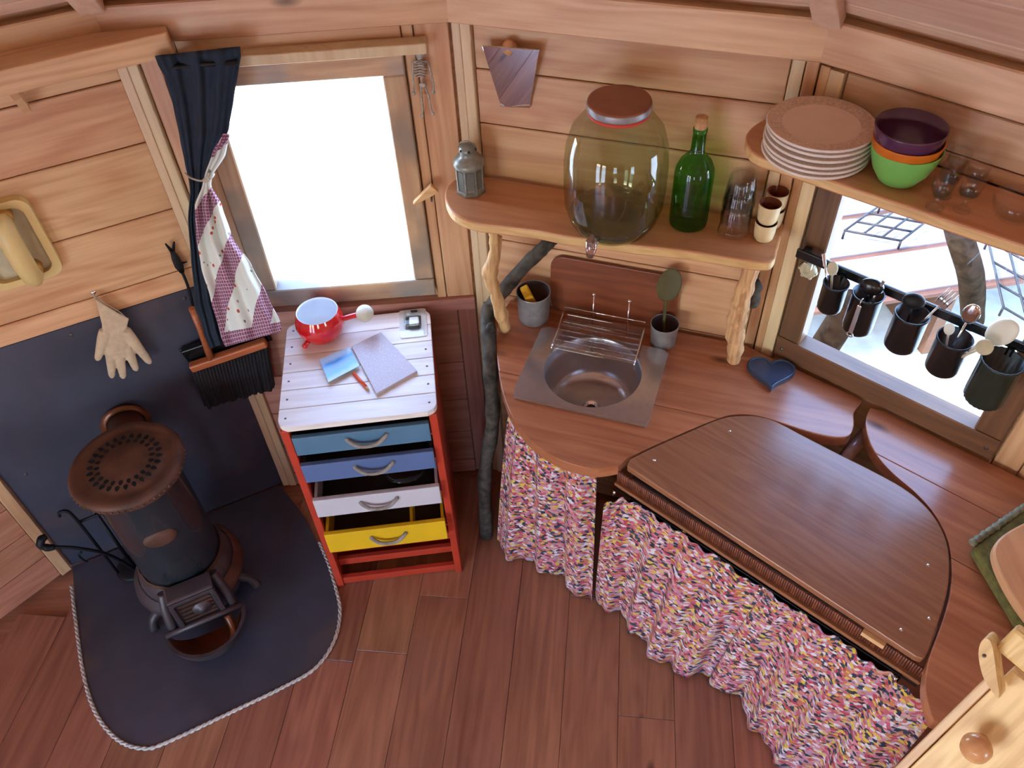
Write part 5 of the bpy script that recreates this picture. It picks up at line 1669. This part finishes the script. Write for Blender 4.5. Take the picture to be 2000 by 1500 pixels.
# ================================================================ FAR RIGHT FOREGROUND
cu0, cu1, cu2 = atz(1897, 1062, ZC+.03), atz(2010, 984, ZC+.03), atz(1990, 1222, ZC+.03)
uA = cu1-cu0; uB = cu2-cu0
ck = thing('felt_cushion', 'moss green felt cushion with braided edge lying on the bench counter', 'cushion', (cu0[0], cu0[1], ZC+.0005), 0)
la, lb_ = np.linalg.norm(uA), np.linalg.norm(uB); ea, eb = uA/la, uB/lb_
ea3, eb3 = Vector((ea[0], ea[1], 0)), Vector((eb[0], eb[1], 0))
LA_, LB_ = .26, .30
poly = [(0, 0), tuple((ea*LA_)[:2]), tuple((ea*LA_+eb*LB_)[:2]), tuple((eb*LB_)[:2])]
poly = [tuple(np.array(poly[i])*.98+np.array(poly[i-1])*.02) for i in range(4) for _ in (0,)]
MB().prism(poly, .0005, .032).build('pad', 'moss', ck, bev=.010, seg=3)
br_ = []
for t in np.linspace(0, 1, 40):
    br_.append(tuple(Vector(ea3)*(LA_*t)+Vector((0, 0, .030+.002*math.sin(t*90)))))
MB().tube(br_, [.007*(1+.25*math.sin(i*2.4)) for i in range(40)], 8).build('braid', 'cordedge', ck)
sb_ = thing('wooden_seat_board', 'pale rounded wooden board lying on the green cushion', 'board', (cu0[0], cu0[1], ZC+.036), 0)
w0, w1_, w2_ = atz(1945, 1072, ZC+.06), atz(2060, 1000, ZC+.06), atz(2060, 1230, ZC+.06)
P = [np.array(x[:2])-cu0[:2] for x in (atz(2080, 985, ZC+.06), atz(2000, 1020, ZC+.06), atz(1958, 1045, ZC+.06), atz(1942, 1068, ZC+.06), atz(1945, 1095, ZC+.06), atz(1965, 1140, ZC+.06), atz(2000, 1195, ZC+.06), atz(2060, 1270, ZC+.06))]
sbp = spline(P, 4)+[tuple(np.array(P[-1])+np.array([.06, .06])), tuple(np.array(P[0])+np.array([.02, -.05]))]
MB().prism(sbp, .0, .022).build('board', 'stoolwood', sb_, bev=.004)

# pine door panel standing at the end of the bench, with turn latch and knob
pn0 = atz(1850, 1425, .86)
pnn = np.array([-.70, -.52, .50]); pnn = pnn/np.linalg.norm(pnn)
def onp(u, v, d=0.0):
    r = ray(u, v); p0 = pn0+pnn*d
    return CAM+r*(pnn@(p0-CAM))/(pnn@r)
e0, e1 = onp(1777, 1500), onp(1935, 1346)
zx = (e1-e0)/np.linalg.norm(e1-e0)                    # along the edge, upwards
xx = np.cross(zx, pnn); xx = xx/np.linalg.norm(xx)
if xx@(onp(2000, 1450)-onp(1900, 1450)) < 0:
    xx = -xx
Mp = Matrix((xx, np.cross(zx, xx), zx)).transposed().to_4x4()
yy = np.cross(zx, xx); sgn = 1 if yy@pnn < 0 else -1   # local y pointing away from the viewer
pd = bpy.data.objects.new('pine_hatch', None); COL.objects.link(pd)
pd.matrix_world = Matrix.Translation(Vector(onp(1850, 1429))*K) @ Mp
tag(pd, 'yellow pine hatch board with round knob and wooden turn latch, lower right corner', 'hatch')
def lpn(u, v, d=0.0):
    q = onp(u, v, d)-onp(1850, 1429)
    return np.array([q@xx, q@yy, q@zx])
zt_ = lpn(1975, 1308)[2]
zlo = -(onp(1850, 1429)[2]-.014)/zx[2]                # down to the floor
for k, (x0, x1) in enumerate(((.0, .118), (.1185, .24))):
    MB().box((0, 0, 0), (x1-x0-.001, .024, zt_-zlo)).build('pine_board', 'pine', pd, ((x0+x1)/2, sgn*.012, (zt_+zlo)/2), bev=.002)
MB().box((0, 0, 0), (.014, .034, zt_-.04-zlo)).build('edge_strip', 'board_v', pd, (-.0085, sgn*.020, (zt_-.04+zlo)/2), bev=.002)

lc = lpn(1929, 1305, .022)
tdp = [(1911, 1276), (1916, 1309), (1927, 1335), (1951, 1364), (1946, 1317), (1938, 1262), (1927, 1247), (1916, 1254)]
tq_ = spline([tuple(lpn(u, v, .046)) for u, v in tdp], 3, True)
m = MB(); n_ = len(tq_)
back = [(p[0], -sgn*.010, p[2]) for p in tq_]
m.add(list(tq_)+back, [tuple(range(n_)), tuple(range(2*n_-1, n_-1, -1))]+[(i, n_+i, n_+(i+1) % n_, (i+1) % n_) for i in range(n_)])
lt = m.build('turn_latch', 'pine', pd)
MB().ball(tuple(lpn(1922, 1281, .047)), .003, segs=8, rings=5).build('latch_nail', 'stonew', lt)
lc2 = lpn(2004, 1272, .01)
MB().box((0, 0, 0), (.075, .03, .05)).build('upper_cleat', 'pine', pd, tuple(lc2+np.array([.005, 0, 0])), bev=.006)
kc = lpn(1905, 1462, .035)
kb_ = MB().lathe([(.0075, .0), (.0075, .012), (.010, .016), (.019, .024), (.0235, .036), (.022, .048), (.014, .056), (.0001, .059)], 32)
kb_.xf(Matrix.Translation((kc[0]+.000, 0, kc[2]+.004)) @ Matrix.Rotation(sgn*math.pi/2, 4, 'X'))
kb_.build('knob', 'knobwood', pd)

# ================================================================ OUTDOORS
ZD = -.30
d0_, d1_ = atz(1640, 505, ZD), atz(1800, 482, ZD)
da = math.atan2(d1_[1]-d0_[1], d1_[0]-d0_[0])
dk = thing('garden_deck', 'pale sunlit plank terrace outside the right window', 'deck', (d0_[0], d0_[1], ZD), da)
gapd = abs(np.array([-math.sin(da), math.cos(da)])@(atz(1760, 574, ZD)-atz(1760, 486, ZD))[:2])
for k in range(-1, 9):
    MB().box((0, 0, 0), (3.4, gapd-.035, .03)).build('deck_plank', 'deck', dk, (.55, gapd*(k+.5), -.016), bev=.003)
    MB().box((0, 0, 0), (3.4, .030, .02)).build('plank_gap_batten', 'deck_edge', dk, (.55, gapd*k, -.022))
for x in (-.9, .5, 2.0):
    MB().box((0, 0, 0), (.06, gapd*9.5, .49)).build('joist', 'deck_edge', dk, (x, gapd*4, -.279))
tr0 = atz(1908, 612, ZD)
tt = thing('tree_trunk', 'slanting brown tree trunk rising through the terrace outside', 'tree', tr0, 0)
def trel(p):
    return tuple(np.array(p)-tr0)
far = CAM+ray(1868, 440)*2.75; far2 = CAM+ray(1845, 380)*2.6; far3 = CAM+ray(1800, 250)*2.5
P = spline([(0, 0, -.05), trel(CAM+ray(1896, 540)*2.95), trel(far), trel(far2), trel(far3)], 5)
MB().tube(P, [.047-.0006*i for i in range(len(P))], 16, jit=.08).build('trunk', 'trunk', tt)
po0 = wl(3, onw(1600, 690, 3, -.30)[0], .30, 0)
pt = thing('rough_post', 'rough brown log post just outside the left of the window', 'post', (po0[0], po0[1], -.84), 0)
pa, pb = np.array(wl(3, *onw(1595, 700, 3, -.35))), np.array(wl(3, *onw(1668, 585, 3, -.35)))
dv = pb-pa
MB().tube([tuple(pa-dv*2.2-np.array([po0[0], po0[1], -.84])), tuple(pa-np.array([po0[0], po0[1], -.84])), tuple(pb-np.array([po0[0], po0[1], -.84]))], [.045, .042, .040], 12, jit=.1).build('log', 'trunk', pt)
# wire racks on the terrace
def wire_rack(label, pxs, nx, ny):
    A, B, D = [atz(u, v, ZD+.05) for u, v in pxs]
    t = thing('wire_rack', label, 'wire rack', (A[0], A[1], ZD), 0, 'wire racks on the terrace')
    for k in range(nx+1):
        p = (B-A)*k/nx; q = p+(D-A)
        MB().tube([(p[0], p[1], .05), (q[0], q[1], .05)], .006, 5).build('wire', 'blackiron', t)
    for k in range(ny+1):
        p = (D-A)*k/ny; q = p+(B-A)
        MB().tube([(p[0], p[1], .05), (q[0], q[1], .05)], .006, 5).build('wire', 'blackiron', t)
    for p in ((0, 0), tuple((B-A)[:2]), tuple((D-A)[:2])):
        MB().tube([(p[0], p[1], .0), (p[0], p[1], .05)], .006, 5).build('leg', 'blackiron', t)
wire_rack('dark wire rack on the terrace behind the tree trunk, upper left', [(1650, 450), (1720, 400), (1760, 470)], 3, 3)
wire_rack('dark wire rack on the terrace right of the tree trunk', [(1930, 470), (2060, 540), (1960, 600)], 3, 3)
gm = MB(); gc = wl(3, .35, .5, 0)
gm.prism([(1.6*math.cos(a*.2618), .9*math.sin(a*.2618)) for a in range(24)], -.85, -.835)
tag(gm.build('grass_patch', 'grass', None, (gc[0], gc[1], 0), WANG[3]), 'pale sunlit grass below the right window outside', 'grass')['kind'] = 'stuff'
